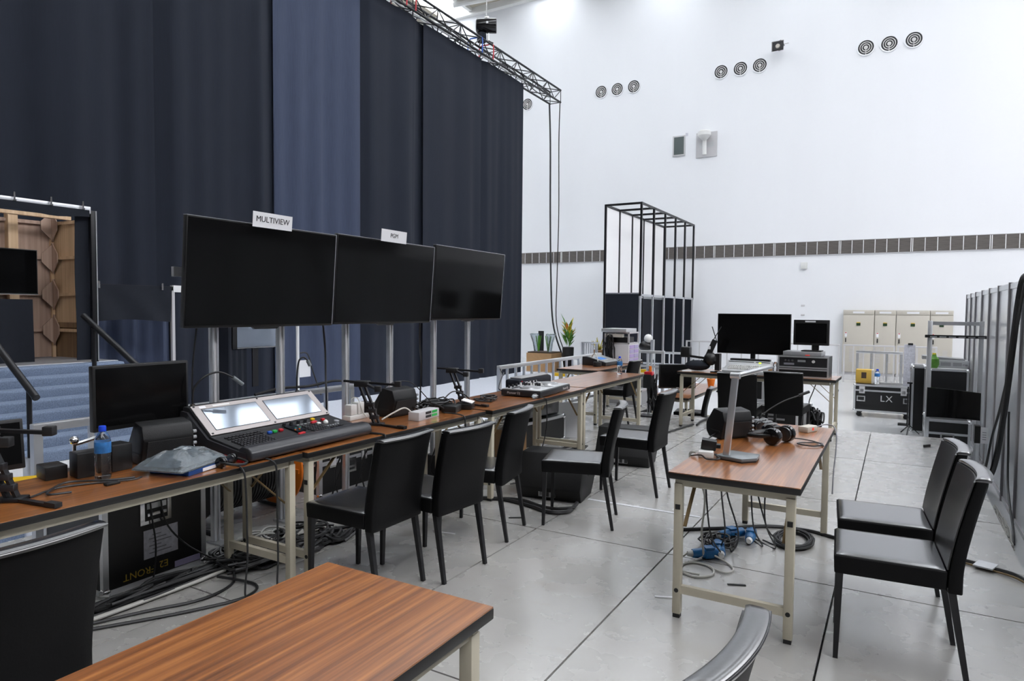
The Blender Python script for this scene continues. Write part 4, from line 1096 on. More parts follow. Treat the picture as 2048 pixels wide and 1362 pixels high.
# key deck
k0 = Vector((-0.075, 0, 0.0635)); k1 = Vector((-0.268, 0, 0.0985)); kd = (k1-k0); kn = Vector((-kd.z, 0, kd.x)); kn = kn if kn.z > 0 else -kn; kn.normalize()
key_me = {}
for nm, m in (('key', 'key_black'), ('key_grey', 'key_grey'), ('red_key', 'red_plastic'), ('green_key', 'green_plastic'), ('blue_key', 'blue_plastic'), ('yellow_key', 'yellow_plastic'), ('white_key', 'key_white')):
    key_me[nm] = MB().box(-0.0065, 0.0065, -0.0075, 0.0075, 0, 0.009).mesh(nm, m, bevel=0.002)
ka = math.atan2(kd.z, -kd.x)
def key(nm, y, t_, sc=(1, 1, 1)):
    p = k0 + kd*t_
    o = inst('key' if nm in ('key', 'key_grey') else nm, key_me[nm], cn, (p.x, y, p.z), (0, ka, 0)); o.scale = sc; return o
for r in range(5):
    for c in range(11): key('key', -CW+0.045+c*0.0205, 0.08+r*0.115)
for r in range(2):
    for c in range(10): key('key', -CW+0.05+c*0.024, 0.72+r*0.13, (0.8, 1.2, 0.8))
for r in range(5):
    for c in range(7): key('key', 0.105+c*0.019, 0.10+r*0.12)
for c in range(6): key('key_grey', 0.10+c*0.03, 0.78, (0.6, 1.3, 0.6))
for c in range(5): key('key', 0.25+c*0.022, 0.12); key('key_grey', 0.25+c*0.022, 0.28, (0.7, 0.8, 0.7))
for nm, y, t_ in (('blue_key', -0.145, 0.60), ('green_key', -0.105, 0.62), ('red_key', -0.060, 0.62), ('red_key', -0.015, 0.06), ('red_key', 0.010, 0.09), ('red_key', 0.205, 0.70), ('red_key', 0.228, 0.74), ('yellow_key', 0.255, 0.97), ('red_key', 0.31, 0.80), ('white_key', 0.225, 0.55)):
    key(nm, y, t_, (1.5, 1.7, 1.5))
MB().ball((k0+kd*0.55+kn*0.006)+Vector((0, 0.285, 0)), 0.016, 12, 8).build('trackball', 'key_white', cn)
MB().cyl((k0+kd*0.45)+Vector((0, 0.36, 0)), (k0+kd*0.45+kn*0.012)+Vector((0, 0.36, 0)), 0.016, seg=16).build('dial', 'key_grey', cn)
for c in range(4):
    p = k0+kd*0.93+Vector((0, 0.02+c*0.055, 0)); MB().cyl(p, p+kn*0.02, 0.012, 0.010, seg=14).build('encoder', 'key_black', cn)
p = k0+kd*0.55+Vector((0, 0.035, 0))
MB().box(-0.055, 0.055, -0.035, 0.035, 0, 0.008, Matrix.Translation(p) @ Matrix.Rotation(ka, 4, 'Y')).build('fader_bank', 'black_gloss', cn, smooth=0)
for c in range(6):
    q = k0+kd*(0.4+0.05*(c % 3))+kn*0.008+Vector((0, 0.008+c*0.011, 0))
    MB().box(-0.004, 0.004, -0.003, 0.003, 0, 0.006, Matrix.Translation(q)).build('indicator', ('orange_plastic', 'blue_plastic', 'green_plastic')[c % 3], cn, smooth=0)
# gooseneck lamps of the console
for pts, tip, lab in (([(-0.50, -0.40, 0.24), (-0.49, -0.40, 0.34), (-0.46, -0.36, 0.405), (-0.44, -0.28, 0.43), (-0.42, -0.20, 0.395)], (-0.405, -0.145, 0.35), ''),
                      ([(-0.50, 0.36, 0.24), (-0.50, 0.362, 0.36), (-0.495, 0.375, 0.45), (-0.48, 0.40, 0.472), (-0.465, 0.42, 0.45)], (-0.455, 0.432, 0.415), '')):
    g = MB().tube(pts, 0.0055, 8, 6).build('gooseneck', 'black_rubber', cn)
    MB().cyl(pts[-1], tip, 0.012, 0.011, seg=12).build('lamp_head', 'lamp_base', g)
    MB().cyl((pts[0][0], pts[0][1], 0.22), (pts[0][0], pts[0][1], 0.26), 0.013, seg=10).build('connector', 'steel_chrome', g)

# beyond the console
t = thing('charger_strip', 'white extension block with plugged in white chargers behind the laptop stand', 'power strip', (-3.36, 3.62, T), deg(4))
MB().box(-0.035, 0.035, -0.16, 0.18, 0, 0.035).build('strip', 'white_plastic', t, bevel=0.005)
for y, h_, m in ((-0.11, 0.075, 'white_plastic'), (-0.03, 0.085, 'white_plastic'), (0.05, 0.08, 'black_plastic'), (0.12, 0.07, 'white_plastic')):
    MB().box(-0.03, 0.03, y-0.033, y+0.033, 0.036, 0.036+h_).build('charger', m, t, bevel=0.005)
MB().tube([(0.0, -0.11, 0.11), (0.0, -0.10, 0.15), (0.02, -0.06, 0.15), (0.04, -0.03, 0.05), (0.06, 0.0, 0.006)], 0.003).build('charger_lead', 'cable_white', t)
desk_speaker('black desk loudspeaker behind the cable clutter on the row', (-3.22, 3.86, T), deg(-4), 1.0)
t = thing('terminal_box', 'grey metal splitter box with rows of sockets at the table edge', 'box', (-2.97, 3.86, T), deg(6))
MB().box(-0.045, 0.045, -0.14, 0.14, 0, 0.062).build('housing', 'plate_grey', t, bevel=0.003)
for k in range(2):
    for z in (0.012, 0.038): MB().box(0.045, 0.048, -0.05+k*0.085, 0.022+k*0.085, z, z+0.017).build('socket_row', 'vent_dark' if k == 0 else 'green_plastic', t, smooth=0)
tag(MB().box(-0.06, 0.06, -0.075, 0.075, 0, 0.055).build('belt_pack', 'black_plastic', bevel=0.01, loc=(-2.98, 4.22, T), rot=(0, 0, 0.3)), 'black belt pack at the edge of the row table', 'box')
t = thing('belt_pack', 'black belt pack with a white label strip, near the tilted laptop stand', 'box', (-2.98, 4.42, T), 0.4)
MB().box(-0.06, 0.06, -0.07, 0.07, 0, 0.05).build('case', 'black_plastic', t, bevel=0.008)
MB().box(-0.045, 0.045, -0.06, 0.06, 0.062, 0.068, Matrix.Rotation(0.25, 4, 'Y')).build('label_plate', 'paper', t, smooth=0)
tag(MB().box(-0.07, 0.07, -0.08, 0.08, 0, 0.07).build('belt_pack', 'black_plastic', bevel=0.01, loc=(-3.16, 4.20, T), rot=(0, 0, -0.2)), 'black belt pack buried among cables on the row', 'box')
tangle('loose black cables heaped on the row table between speaker and laptop stand', (-3.12, 4.12, 0), (0.22, 0.34), 7, 0.006, T+0.01, 0.07, seed=5)
tangle('loose black cables around the tilted laptop stand', (-3.08, 4.86, 0), (0.15, 0.3), 3, 0.006, T+0.004, 0.03, seed=9)
cable('white cable curling to the grey splitter box', [(-3.10, 3.55, T+0.02), (-3.06, 3.62, T+0.06), (-3.02, 3.70, T+0.09), (-2.98, 3.74, T+0.05), (-2.97, 3.76, T+0.02)], 0.006, 'cable_white')
cable('thin dark lead arching over the black desk speaker', [(-3.30, 3.72, T+0.05), (-3.26, 3.78, T+0.22), (-3.16, 3.92, T+0.25), (-3.08, 4.04, T+0.12), (-3.05, 4.10, T+0.03)], 0.004)
cable('dark lead arching above the small black boxes', [(-3.15, 4.3, T+0.04), (-3.10, 4.4, T+0.13), (-3.05, 4.5, T+0.1), (-3.02, 4.6, T+0.01)], 0.005)
cable('flat dark lead wandering from the laptop stand base', [(-2.98, 1.47, T+0.012), (-3.02, 1.40, T+0.012), (-3.10, 1.45, T+0.012), (-3.16, 1.55, T+0.012), (-3.05, 1.66, T+0.012), (-3.0, 1.75, T+0.012)], 0.005)
cable('thin usb lead with silver tip beside the water bottle', [(-3.06, 1.35, T+0.006), (-3.12, 1.48, T+0.006), (-3.08, 1.60, T+0.006), (-2.99, 1.72, T+0.008), (-3.0, 1.78, T+0.008)], 0.004)
tag(MB().box(-3.02, -2.99, 1.62, 1.68, T+0.001, T+0.011).build('usb_plug', 'black_plastic', bevel=0.003), 'black plug with bare tip lying before the water bottle', 'plug')
# overhanging leads down the table front
cable('black lead hanging down the front of the first row table', [(-2.90, 2.16, T+0.01), (-2.80, 2.17, T-0.01), (-2.785, 2.18, T-0.12), (-2.79, 2.19, 0.3), (-2.80, 2.2, 0.02), (-2.6, 2.3, 0.008)], 0.005)
cable('second black lead hanging beside the table leg', [(-2.90, 2.30, T+0.01), (-2.795, 2.36, T-0.01), (-2.785, 2.37, T-0.15), (-2.79, 2.38, 0.25), (-2.75, 2.36, 0.01), (-2.55, 2.42, 0.008)], 0.005)
cable('black lead wrapped over the edge right of the console', [(-2.95, 3.15, T+0.01), (-2.80, 3.20, T+0.004), (-2.765, 3.20, T-0.02), (-2.77, 3.21, T-0.14), (-2.9, 3.22, 0.4)], 0.007)
cable('black lead hanging from the grey splitter box', [(-2.93, 4.05, T+0.02), (-2.80, 4.10, T+0.005), (-2.77, 4.10, T-0.05), (-2.79, 4.11, 0.5), (-2.85, 4.12, 0.2)], 0.005)
cable('thin lead hanging off the edge under the controller', [(-2.80, 5.3, T+0.006), (-2.76, 5.33, T+0.002), (-2.735, 5.36, T-0.04), (-2.75, 5.37, 0.4), (-2.8, 5.2, 0.05), (-2.9, 5.0, 0.01)], 0.005)

# disc jockey controller
t = thing('dj_controller', 'silver and black disc jockey controller with jog wheels and knobs', 'controller', (-2.995, 5.66, T), deg(4))
MB().box(-0.20, 0.20, -0.37, 0.37, 0.006, 0.06).build('body', 'console_black', t, bevel=0.008)
MB().box(-0.192, 0.192, -0.362, 0.362, 0.06, 0.068).build('top_plate', 'mixer_silver', t, bevel=0.003)
for y in (-0.22, 0.20):
    j = MB().cyl((0.03, y, 0.068), (0.03, y, 0.082), 0.10, 0.095, seg=28).build('jog_wheel', 'mixer_silver', t)
    MB().cyl((0.03, y, 0.082), (0.03, y, 0.086), 0.07, seg=28).build('jog_top', 'key_grey', j)
kn_me = MB().cyl((0, 0, 0), (0, 0, 0.026), 0.011, 0.009, seg=12).mesh('knob', 'key_black')
kw_me = MB().cyl((0, 0, 0), (0, 0, 0.026), 0.011, 0.009, seg=12).mesh('knob', 'key_white')
for r in range(5):
    for c in range(3): inst('knob', kn_me if (r+c) % 3 else kw_me, t, (-0.15+r*0.045, -0.045+c*0.04, 0.068))
for y in (-0.3, -0.22, -0.14, 0.14, 0.22, 0.3):
    inst('knob', kn_me, t, (-0.15, y, 0.068))
for c in range(6): MB().box(-0.11, -0.09, -0.33+c*0.025, -0.312+c*0.025, 0.068, 0.074).build('pad', 'key_black', t, smooth=0)
for c in range(3): MB().box(0.06, 0.16, -0.04+c*0.035, -0.036+c*0.035, 0.068, 0.0695).build('fader_slot', 'print_black', t, smooth=0)
lettering('Pioneer DJ', 0.03, t, face_mtx((0.2006, 0.24, 0.033), (0, 1, 0), (0, 0, 1)), 'print_white')
lettering('Pioneer DJ', 0.03, t, face_mtx((-0.07, -0.3706, 0.033), (1, 0, 0), (0, 0, 1)), 'print_white')
rw = random.Random(17); wm = MB(); wm.ball((0, 0, 0), 0.030, 10, 7, (0.9, 1.5, 0.8))
wm.v = [(p[0]*rw.uniform(0.65, 1.15), p[1]*rw.uniform(0.65, 1.15), p[2]*rw.uniform(0.7, 1.1)) for p in wm.v]
tag(wm.build('crumpled_wrapper', 'bag_plastic', smooth=0, loc=(-2.79, 5.235, T+0.026)), 'crumpled clear plastic wrapper at the corner of the controller', 'wrapper')
t = thing('equipment_bag', 'flat black padded bag behind the controller', 'bag', (-3.33, 6.12, T), deg(0))
MB().box(-0.085, 0.085, -0.36, 0.36, 0, 0.10).build('body', 'cloth_black', t, bevel=0.025)
MB().box(-0.06, 0.07, -0.3, 0.3, 0.10, 0.115).build('lid', 'case_grey', t, bevel=0.01)
MB().box(0.085, 0.09, -0.3, 0.0, 0.03, 0.07).build('pocket', 'print_white', t, smooth=0)
MB().bar((0.088, -0.33, 0.02), (0.088, -0.31, 0.085), 0.012, 0.006).build('red_strap', 'red_plastic', t)
cable('thin dark lead from the railing end to the controller', [(-4.40, 7.30, 0.78), (-4.36, 7.32, 0.70), (-3.75, 6.3, T+0.10), (-3.40, 5.62, T+0.02), (-3.25, 5.5, T+0.02)], 0.006)
bottle('clear water bottle with blue cap alone on the far row table', (-3.02, 7.93, T), 0.225, 0.034)

# ================================================================== SMALL RACK TABLE
t = thing('sound_mixer', 'sloped black sound mixer with a blue strip on the rack table', 'mixer', (-3.80, 9.22, T), deg(-3))
MB().prism([(-0.19, 0.0), (0.19, 0.0), (0.19, 0.05), (-0.12, 0.125), (-0.19, 0.125)], -0.25, 0.25, 'y').build('body', 'console_black', t, bevel=0.005)
MB().prism([(0.185, 0.053), (-0.11, 0.125), (-0.11, 0.127), (0.185, 0.055)], -0.235, 0.235, 'y').build('panel', 'key_grey', t, smooth=0)
MB().prism([(0.08, 0.081), (-0.02, 0.106), (-0.02, 0.112), (0.08, 0.086)], -0.16, 0.02, 'y').build('blue_strip', 'cable_blue', t, smooth=0)
for k in range(8): MB().box(0.06, 0.15, -0.2+k*0.05, -0.185+k*0.05, 0.07, 0.086).build('fader', 'key_white', t, smooth=0)
for k in range(8): MB().cyl((-0.08, -0.2+k*0.05, 0.118), (-0.08, -0.2+k*0.05, 0.145), 0.012, seg=8).build('knob', 'key_white', t)
tag(MB().cyl((-3.72, 8.88, T), (-3.72, 8.88, T+0.065), 0.06, seg=16).build('cable_reel', 'black_rubber', bevel=0.006), 'short dark cable reel beside the sound mixer', 'reel')
t = thing('receiver_rack', 'stacked small rack of pale purple labelled receivers', 'rack', (-3.70, 9.79, T), deg(0))
MB().box(-0.2, 0.2, -0.22, 0.22, 0, 0.30).build('lower_case', 'plate_grey', t, bevel=0.006)
MB().box(-0.2, 0.2, -0.23, -0.22, 0.01, 0.29).build('paper_list', 'paper', t, smooth=0)
for r in range(4):
    for c in range(2): MB().box(0.2, 0.206, -0.2+c*0.2, -0.015+c*0.2, 0.02+r*0.068, 0.075+r*0.068).build('receiver_front', 'mauve_label' if (r+c) % 2 else 'lilac_tape', t, smooth=0)
u = MB()
for a in (-0.2, 0.18):
    for b_ in (-0.22, 0.2): u.box(a, a+0.02, b_, b_+0.02, 0.30, 0.47)
u.box(-0.2, 0.2, -0.22, 0.22, 0.455, 0.475); u.box(-0.2, 0.2, -0.22, 0.22, 0.30, 0.315)
u.build('upper_frame', 'plate_grey', t, smooth=0)
MB().box(-0.18, 0.16, -0.19, 0.1, 0.316, 0.40).build('rack_device', 'black_plastic', t, smooth=0)
MB().box(-0.22, 0.18, -0.3, 0.16, 0.476, 0.53).build('top_recorder', 'mixer_silver', t, bevel=0.006)
MB().box(-0.16, 0.12, -0.3, -0.22, 0.40, 0.45).build('side_device', 'cream_cab', t, smooth=0)
tangle('black cables spilling off the side of the receiver rack', (-3.78, 9.50, 0), (0.10, 0.10), 7, 0.009, T+0.02, 0.42, seed=3)
cable('pale lead looping beside the cable reel', [(-3.72, 8.9, T+0.07), (-3.78, 8.95, T+0.17), (-3.85, 9.0, T+0.14), (-3.9, 9.02, T+0.02)], 0.009, 'cable_white')
# ================================================================== TELEVISION DESK
t = thing('wide_television', 'wide flat television standing on the desk above the key console', 'television', (-1.675, 9.33, T), deg(-1.5))
MB().box(-0.47, 0.47, 0.0, 0.035, 0.235, 0.775).build('housing', 'black_plastic', t, bevel=0.004)
MB().box(-0.462, 0.462, -0.003, 0.0, 0.247, 0.766).build('screen', 'screen_black', t, smooth=0)
MB().box(-0.03, 0.03, 0.012, 0.03, 0.0, 0.24).build('neck', 'black_plastic', t, smooth=0)
MB().box(-0.22, 0.22, -0.10, 0.035, 0.0, 0.014).build('foot', 'black_gloss', t, bevel=0.004)
MB().box(-0.12, 0.12, 0.035, 0.07, 0.25, 0.6).build('rear_cover', 'black_plastic', t, bevel=0.008)
t = thing('key_console', 'grey video switcher with rows of white keys on the desk', 'switcher', (-1.665, 8.97, T), deg(-3))
MB().prism([(-0.2, 0.0), (0.17, 0.0), (0.17, 0.16), (0.08, 0.16), (0.06, 0.115), (-0.2, 0.05)], -0.28, 0.28, 'x').build('body', 'mixer_silver', t, bevel=0.006)
for r in range(3):
    for c in range(14): MB().box(-0.22+c*0.027, -0.2+c*0.027, -0.16+r*0.05, -0.13+r*0.05, 0.06+r*0.0125, 0.085+r*0.0125).build('key', 'key_white', t, smooth=0)
for r in range(2):
    for c in range(3): MB().box(0.17+c*0.03, 0.19+c*0.03, -0.13+r*0.05, -0.1+r*0.05, 0.066+r*0.0125, 0.09+r*0.0125).build('key', 'key_black', t, smooth=0)
MB().box(-0.26, 0.06, 0.072, 0.078, 0.126, 0.152).build('display', 'vent_dark', t, smooth=0)
MB().box(0.08, 0.26, 0.072, 0.078, 0.126, 0.152).build('display', 'console_black', t, smooth=0)
MB().box(0.12, 0.15, 0.066, 0.072, 0.132, 0.146).build('lit_key', 'lime_led', t, smooth=0)
MB().box(-0.25, 0.25, 0.09, 0.17, 0.161, 0.185).build('rear_bar', 'console_black', t, smooth=0)
t = thing('equipment_rack', 'black rack unit in a flight case frame carrying the square monitor', 'rack', (-0.985, 9.06, T), deg(-3))
MB().box(-0.28, 0.28, -0.22, 0.15, 0, 0.10).build('lower_case', 'case_laminate', t, smooth=0)
for z in (0.0, 0.09, 0.115, 0.245): MB().box(-0.29, 0.29, -0.226, -0.21, z, z+0.016).build('edge_strip', 'aluminium_bright', t, smooth=0)
for x in (-0.29, 0.274):
    MB().box(x, x+0.016, -0.228, -0.21, 0.0, 0.26).build('edge_strip', 'aluminium_bright', t, smooth=0)
MB().box(-0.28, 0.28, -0.20, 0.15, 0.10, 0.26).build('upper_case', 'case_laminate', t, smooth=0)
rp_ = MB().box(-0.26, 0.26, -0.214, -0.20, 0.135, 0.24).build('front_panel', 'console_black', t, smooth=0)
for x in (-0.2, -0.16, -0.12): MB().cyl((x, -0.214, 0.205), (x, -0.222, 0.205), 0.014, seg=12).build('connector', 'steel_chrome', rp_)
MB().cyl((0.12, -0.214, 0.20), (0.12, -0.23, 0.20), 0.018, seg=14).build('dial', 'key_white', rp_)
MB().box(-0.06, 0.03, -0.218, -0.214, 0.19, 0.215).build('button_row', 'key_grey', rp_, smooth=0)
MB().box(-0.22, -0.1, -0.217, -0.214, 0.15, 0.175).build('label_strip', 'print_grey', rp_, smooth=0)
MB().box(-0.24, 0.2, -0.18, 0.14, 0.262, 0.315).build('thin_unit', 'case_grey', t, bevel=0.004)
MB().box(0.02, 0.07, -0.184, -0.18, 0.27, 0.278).build('lamp', 'red_led', t, smooth=0)
t = thing('square_monitor', 'square black monitor standing on top of the rack unit', 'monitor', (-0.93, 9.03, T+0.317), deg(-4))
MB().box(-0.205, 0.205, -0.02, 0.03, 0.075, 0.39).build('housing', 'black_plastic', t, bevel=0.006)
MB().box(-0.178, 0.178, -0.024, -0.02, 0.105, 0.345).build('screen', 'screen_black', t, smooth=0)
MB().box(-0.07, 0.05, -0.023, -0.02, 0.36, 0.378).build('label', 'paper', t, smooth=0)
MB().box(0.01, 0.09, 0.0, 0.03, 0.0, 0.09).build('neck', 'black_plastic', t, smooth=0)
MB().box(-0.1, 0.13, -0.08, 0.09, 0.0, 0.014).build('foot', 'black_plastic', t, bevel=0.004)
# camera rig with aerials
t = thing('camera_rig', 'black camera stabiliser rig with two crossed aerials on the desk', 'camera', (-2.22, 9.0, T), deg(0))
MB().ball((-0.1, 0, 0.076), 0.13, 14, 8, (1.3, 0.9, 0.55)).build('lens_bag', 'cloth_black', t)
MB().box(-0.32, -0.20, -0.06, 0.08, 0.18, 0.32).build('monitor_block', 'black_plastic', t, bevel=0.012)
MB().bar((-0.24, 0, 0.2), (0.05, 0.02, 0.17), 0.03).build('arm', 'black_metal', t)
MB().bar((0.0, 0.0, 0.12), (0.12, 0.02, 0.42), 0.075, 0.07).build('transmitter', 'black_plastic', t)
MB().box(0.045, 0.075, -0.04, -0.03, 0.30, 0.34).build('transmitter_label', 'paper', t, smooth=0)
MB().cyl((0.09, 0, 0.40), (0.20, 0, 0.60), 0.006, seg=6).build('aerial', 'black_rubber', t)
MB().cyl((0.15, 0.01, 0.39), (0.08, 0.01, 0.60), 0.006, seg=6).build('aerial', 'black_rubber', t)
MB().ball((0.07, 0.0, 0.17), 0.09, 12, 8).build('camera_body', 'black_plastic', t)
MB().box(0.13, 0.19, -0.02, 0.1, 0.02, 0.24).build('battery_plate', 'black_plastic', t, smooth=0)
for x in (-0.16, -0.05): MB().bar((x, 0, 0.15), (x+0.03, 0, 0.06), 0.02).build('strut', 'black_metal', t)
tag(MB().box(-0.06, 0.06, -0.04, 0.04, 0, 0.012).build('paper_pad', 'paper', loc=(-2.42, 8.84, T), rot=(0, 0, 0.3)), 'small white pad on the desk corner before the rig', 'paper')
tag(MB().box(-0.09, 0.09, -0.06, 0.06, 0, 0.016).build('tablet', 'black_gloss', loc=(-2.03, 8.93, T)), 'black tablet lying beside the camera rig', 'tablet')
tag(MB().lathe([(0.026, 0), (0.03, 0.01), (0.028, 0.05), (0.032, 0.1), (0.024, 0.15), (0.014, 0.17)], (-1.33, 8.97, T), 12).build('clear_jar', 'clear_plastic'), 'clear plastic jar standing between switcher and rack', 'jar')
tag(MB().box(-0.02, 0.02, -0.03, 0.03, 0, 0.10).build('tan_box', 'cardboard', loc=(-1.37, 8.84, T-0.0)), 'small tan carton standing between the two desk chairs', 'carton')
tangle('knot of black cables hanging under the desk behind the camera rig', (-2.0, 9.22, 0), (0.22, 0.10), 6, 0.010, 0.40, 0.26, seed=12)

# ================================================================== LAMP TABLE
t = thing('desk_lamp', 'silver folding desk lamp with flat dark base', 'lamp', (-0.735, 3.70, T), deg(-6))
MB().prism([(-0.09, -0.07), (0.06, -0.10), (0.115, -0.02), (0.10, 0.09), (-0.06, 0.10)], 0.006, 0.024, 'z').build('base', 'lamp_base', t, bevel=0.005)
MB().prism([(-0.085, -0.067), (0.057, -0.097), (0.11, -0.02), (0.096, 0.086), (-0.057, 0.096)], 0.0, 0.006, 'z').build('base_pad', 'black_rubber', t, smooth=0)
MB().bar((-0.04, -0.045, 0.02), (-0.005, -0.03, 0.45), 0.036, 0.022, (0, 1, 0)).build('stem', 'lamp_silver', t, bevel=0.004)
MB().cyl((-0.03, -0.03, 0.453), (0.02, -0.03, 0.453), 0.017, seg=14).build('hinge', 'lamp_silver', t)
MB().bar((-0.005, -0.03, 0.455), (0.115, 0.20, 0.495), 0.042, 0.012).build('head', 'lamp_silver', t, bevel=0.004)
MB().bar((0.0, -0.02, 0.447), (0.113, 0.195, 0.4865), 0.034, 0.004).build('led_bar', 'white_plastic', t)
MB().cyl((-0.04, -0.062, 0.02), (-0.04, -0.056, 0.02), 0.005, seg=10).build('pivot_pin', 'steel_chrome', t)
desk_speaker('black desk loudspeaker on the lamp table beside the lamp', (-0.90, 4.33, T), deg(-40), 0.88)
hp = headset('glossy black headphones lying on the lamp table', (-0.60, 4.28, T), deg(-20), 1.15)
headset('second black headset lying behind the lamp table speaker', (-0.74, 4.56, T), deg(35), 0.85)
t = thing('mic_base', 'gooseneck microphone on a small tilted keypad base', 'microphone', (-0.76, 4.75, T), deg(-25))
MB().prism([(-0.07, 0.0), (0.07, 0.0), (0.07, 0.025), (-0.07, 0.065)], -0.08, 0.08, 'y').build('base', 'black_plastic', t, bevel=0.004)
for r in range(3):
    for c in range(4): MB().box(-0.04+r*0.035, -0.018+r*0.035, -0.06+c*0.032, -0.036+c*0.032, 0.055-r*0.010, 0.065-r*0.010).build('key', 'key_grey', t, smooth=0)
MB().tube([(-0.05, 0.0, 0.05), (-0.03, 0.02, 0.10), (0.03, 0.14, 0.18), (0.10, 0.26, 0.23)], 0.004, 8).build('gooseneck', 'black_rubber', t)
MB().cyl((0.09, 0.245, 0.225), (0.125, 0.31, 0.25), 0.010, seg=10).build('capsule', 'black_rubber', t)
t = thing('power_plug_cluster', 'black adapter plugged in a white socket strip on the lamp table', 'power strip', (-0.895, 3.70, T), deg(12))
MB().box(-0.04, 0.04, -0.075, 0.075, 0, 0.035).build('strip', 'white_plastic', t, bevel=0.006)
MB().box(-0.035, 0.045, -0.03, 0.04, 0.0355, 0.09, Matrix.Rotation(0.12, 4, 'Y')).build('adapter', 'black_plastic', t, bevel=0.005)
MB().box(0.04, 0.075, -0.015, 0.03, 0.045, 0.066).build('plug', 'black_plastic', t, bevel=0.004)
t = thing('inline_switch', 'cream coloured plug block with a red dot on the lamp table', 'plug', (-0.50, 4.82, T), deg(-22))
MB().box(-0.035, 0.035, -0.065, 0.065, 0, 0.04).build('block', 'cream_cab', t, bevel=0.008)
MB().box(0.0352, 0.0364, -0.01, 0.01, 0.014, 0.03).build('red_dot', 'red_led', t, smooth=0)
cable('pale lead from the cream plug block over the table edge', [(-0.46, 4.88, T+0.02), (-0.42, 4.98, T+0.03), (-0.36, 4.96, T+0.03), (-0.33, 4.85, T+0.0), (-0.325, 4.78, T-0.1), (-0.33, 4.7, 0.5), (-0.33, 4.66, 0.38)], 0.004, 'print_grey')
cable('black headphone lead looping on the lamp table', [(-0.55, 4.33, T+0.03), (-0.50, 4.40, T+0.02), (-0.42, 4.42, T+0.008), (-0.37, 4.33, T+0.008), (-0.42, 4.26, T+0.008), (-0.50, 4.28, T+0.012), (-0.45, 4.36, T+0.01), (-0.38, 4.38, T+0.008), (-0.36, 4.30, T+0.008)], 0.004)
cable('thin black lead trailing off the lamp table strip', [(-0.96, 3.62, T+0.006), (-0.90, 3.60, T+0.02), (-0.86, 3.58, T+0.006), (-0.80, 3.60, T+0.012), (-0.84, 3.66, T+0.02), (-0.78, 3.68, T+0.006)], 0.004)
cable('black lead dangling below the speaker on the lamp table', [(-0.97, 4.24, T+0.03), (-0.985, 4.1, T+0.01), (-0.975, 4.0, T-0.06), (-0.95, 3.95, 0.45), (-0.93, 4.0, 0.2), (-0.9, 4.2, 0.02)], 0.005)

# ================================================================== UNDER THE ROW
t = flight_case('black flight case lettered E2 FRONT upside down under the first row table', (-3.86, 2.20, 0), (0.60, 0.60, 0.60), 0, handles=(), latches=(), edge=0.03)
d = MB().box(0.30, 0.306, -0.10, 0.08, 0.33, 0.47).build('handle_dish', 'steel_chrome', t, bevel=0.002)
MB().box(0.306, 0.309, -0.075, 0.055, 0.35, 0.45).build('handle_recess', 'black_rubber', d, smooth=0)
MB().box(0.309, 0.318, -0.065, 0.045, 0.375, 0.395).build('handle_grip', 'steel_chrome', d, bevel=0.003)
MB().box(0.309, 0.312, -0.065, 0.045, 0.415, 0.445).build('handle_plate', 'aluminium', d, smooth=0)
sh = MB().box(0.298, 0.300, -0.08, 0.12, 0.135, 0.295).build('address_sheet', 'paper_tag', t, smooth=0)
for k in range(6): MB().box(0.300, 0.3005, -0.05+0.02*(k % 2), 0.08-0.03*(k % 3), 0.16+k*0.02, 0.166+k*0.02).build('print_line', 'print_grey', sh, smooth=0)
MB().box(0.298, 0.300, 0.10, 0.26, 0.035, 0.07).build('lilac_strip', 'lilac_tape', t, smooth=0)
lettering('E2', 0.055, t, face_mtx((0.2985, 0.035, 0.082), (0, -1, 0), (0, 0, -1)), 'print_yellow')
lettering('FRONT', 0.055, t, face_mtx((0.2985, -0.105, 0.072), (0, -1, 0), (0, 0, -1)), 'print_yellow')
# cable drum: black winding along the row, orange flange at its far end
t = thing('cable_drum', 'cable drum with orange flange and thick black winding behind the table legs', 'cable drum', (-4.13, 3.20, 0.305))
MB().cyl((0, 0.30, 0), (0, 0.32, 0), 0.29, seg=30).build('flange', 'orange_plastic', t, bevel=0.004)
for a in range(6): MB().bar((0.10*math.cos(a*1.047), 0.29, 0.10*math.sin(a*1.047)), (0.27*math.cos(a*1.047), 0.29, 0.27*math.sin(a*1.047)), 0.03, 0.012, (0, 1, 0)).build('rib', 'orange_plastic', t)
MB().cyl((0, -0.40, 0), (0, -0.38, 0), 0.235, seg=30).build('flange', 'black_rubber', t, bevel=0.004)
MB().cyl((0, -0.38, 0), (0, 0.29, 0), 0.195, seg=24).build('core', 'black_rubber', t)
wd = MB().tube([(0.203*math.cos(a*PI/10), 0, 0.203*math.sin(a*PI/10)) for a in range(20)], 0.012, 6, 2, True).mesh('winding', 'cable_black')
for k in range(24): inst('winding', wd, t, (0, -0.35+k*0.0265, 0))
for y in (-0.39, 0.31): MB().bar((-0.20, y, -0.29), (0.20, y, -0.29), 0.03, 0.022).build('cradle_bar', 'black_metal', t)
t = thing('patch_box', 'grey patch box with blue and pale leads behind the table leg', 'box', (-4.31, 2.62, 0.0))
MB().box(-0.08, 0.05, -0.10, 0.16, 0, 0.64).build('housing', 'plate_grey', t, smooth=0)
for k in range(5): MB().tube([(0.06, -0.04+k*0.03, 0.62), (0.09, -0.035+k*0.03, 0.55), (0.07, -0.02+k*0.028, 0.45)], 0.006).build('lead', 'cable_blue' if k in (3, 4) else 'cable_white', t)
flight_case('low silver edged rack case behind the console chair', (-4.17, 4.12, 0), (0.42, 0.66, 0.42), 0, lid=0.14, edge=0.035)
t = flight_case('open topped silver edged case beside the second row table legs', (-4.17, 4.86, 0), (0.42, 0.72, 0.30), 0, edge=0.03, open_top=True, handles=(), latches=('+x',))
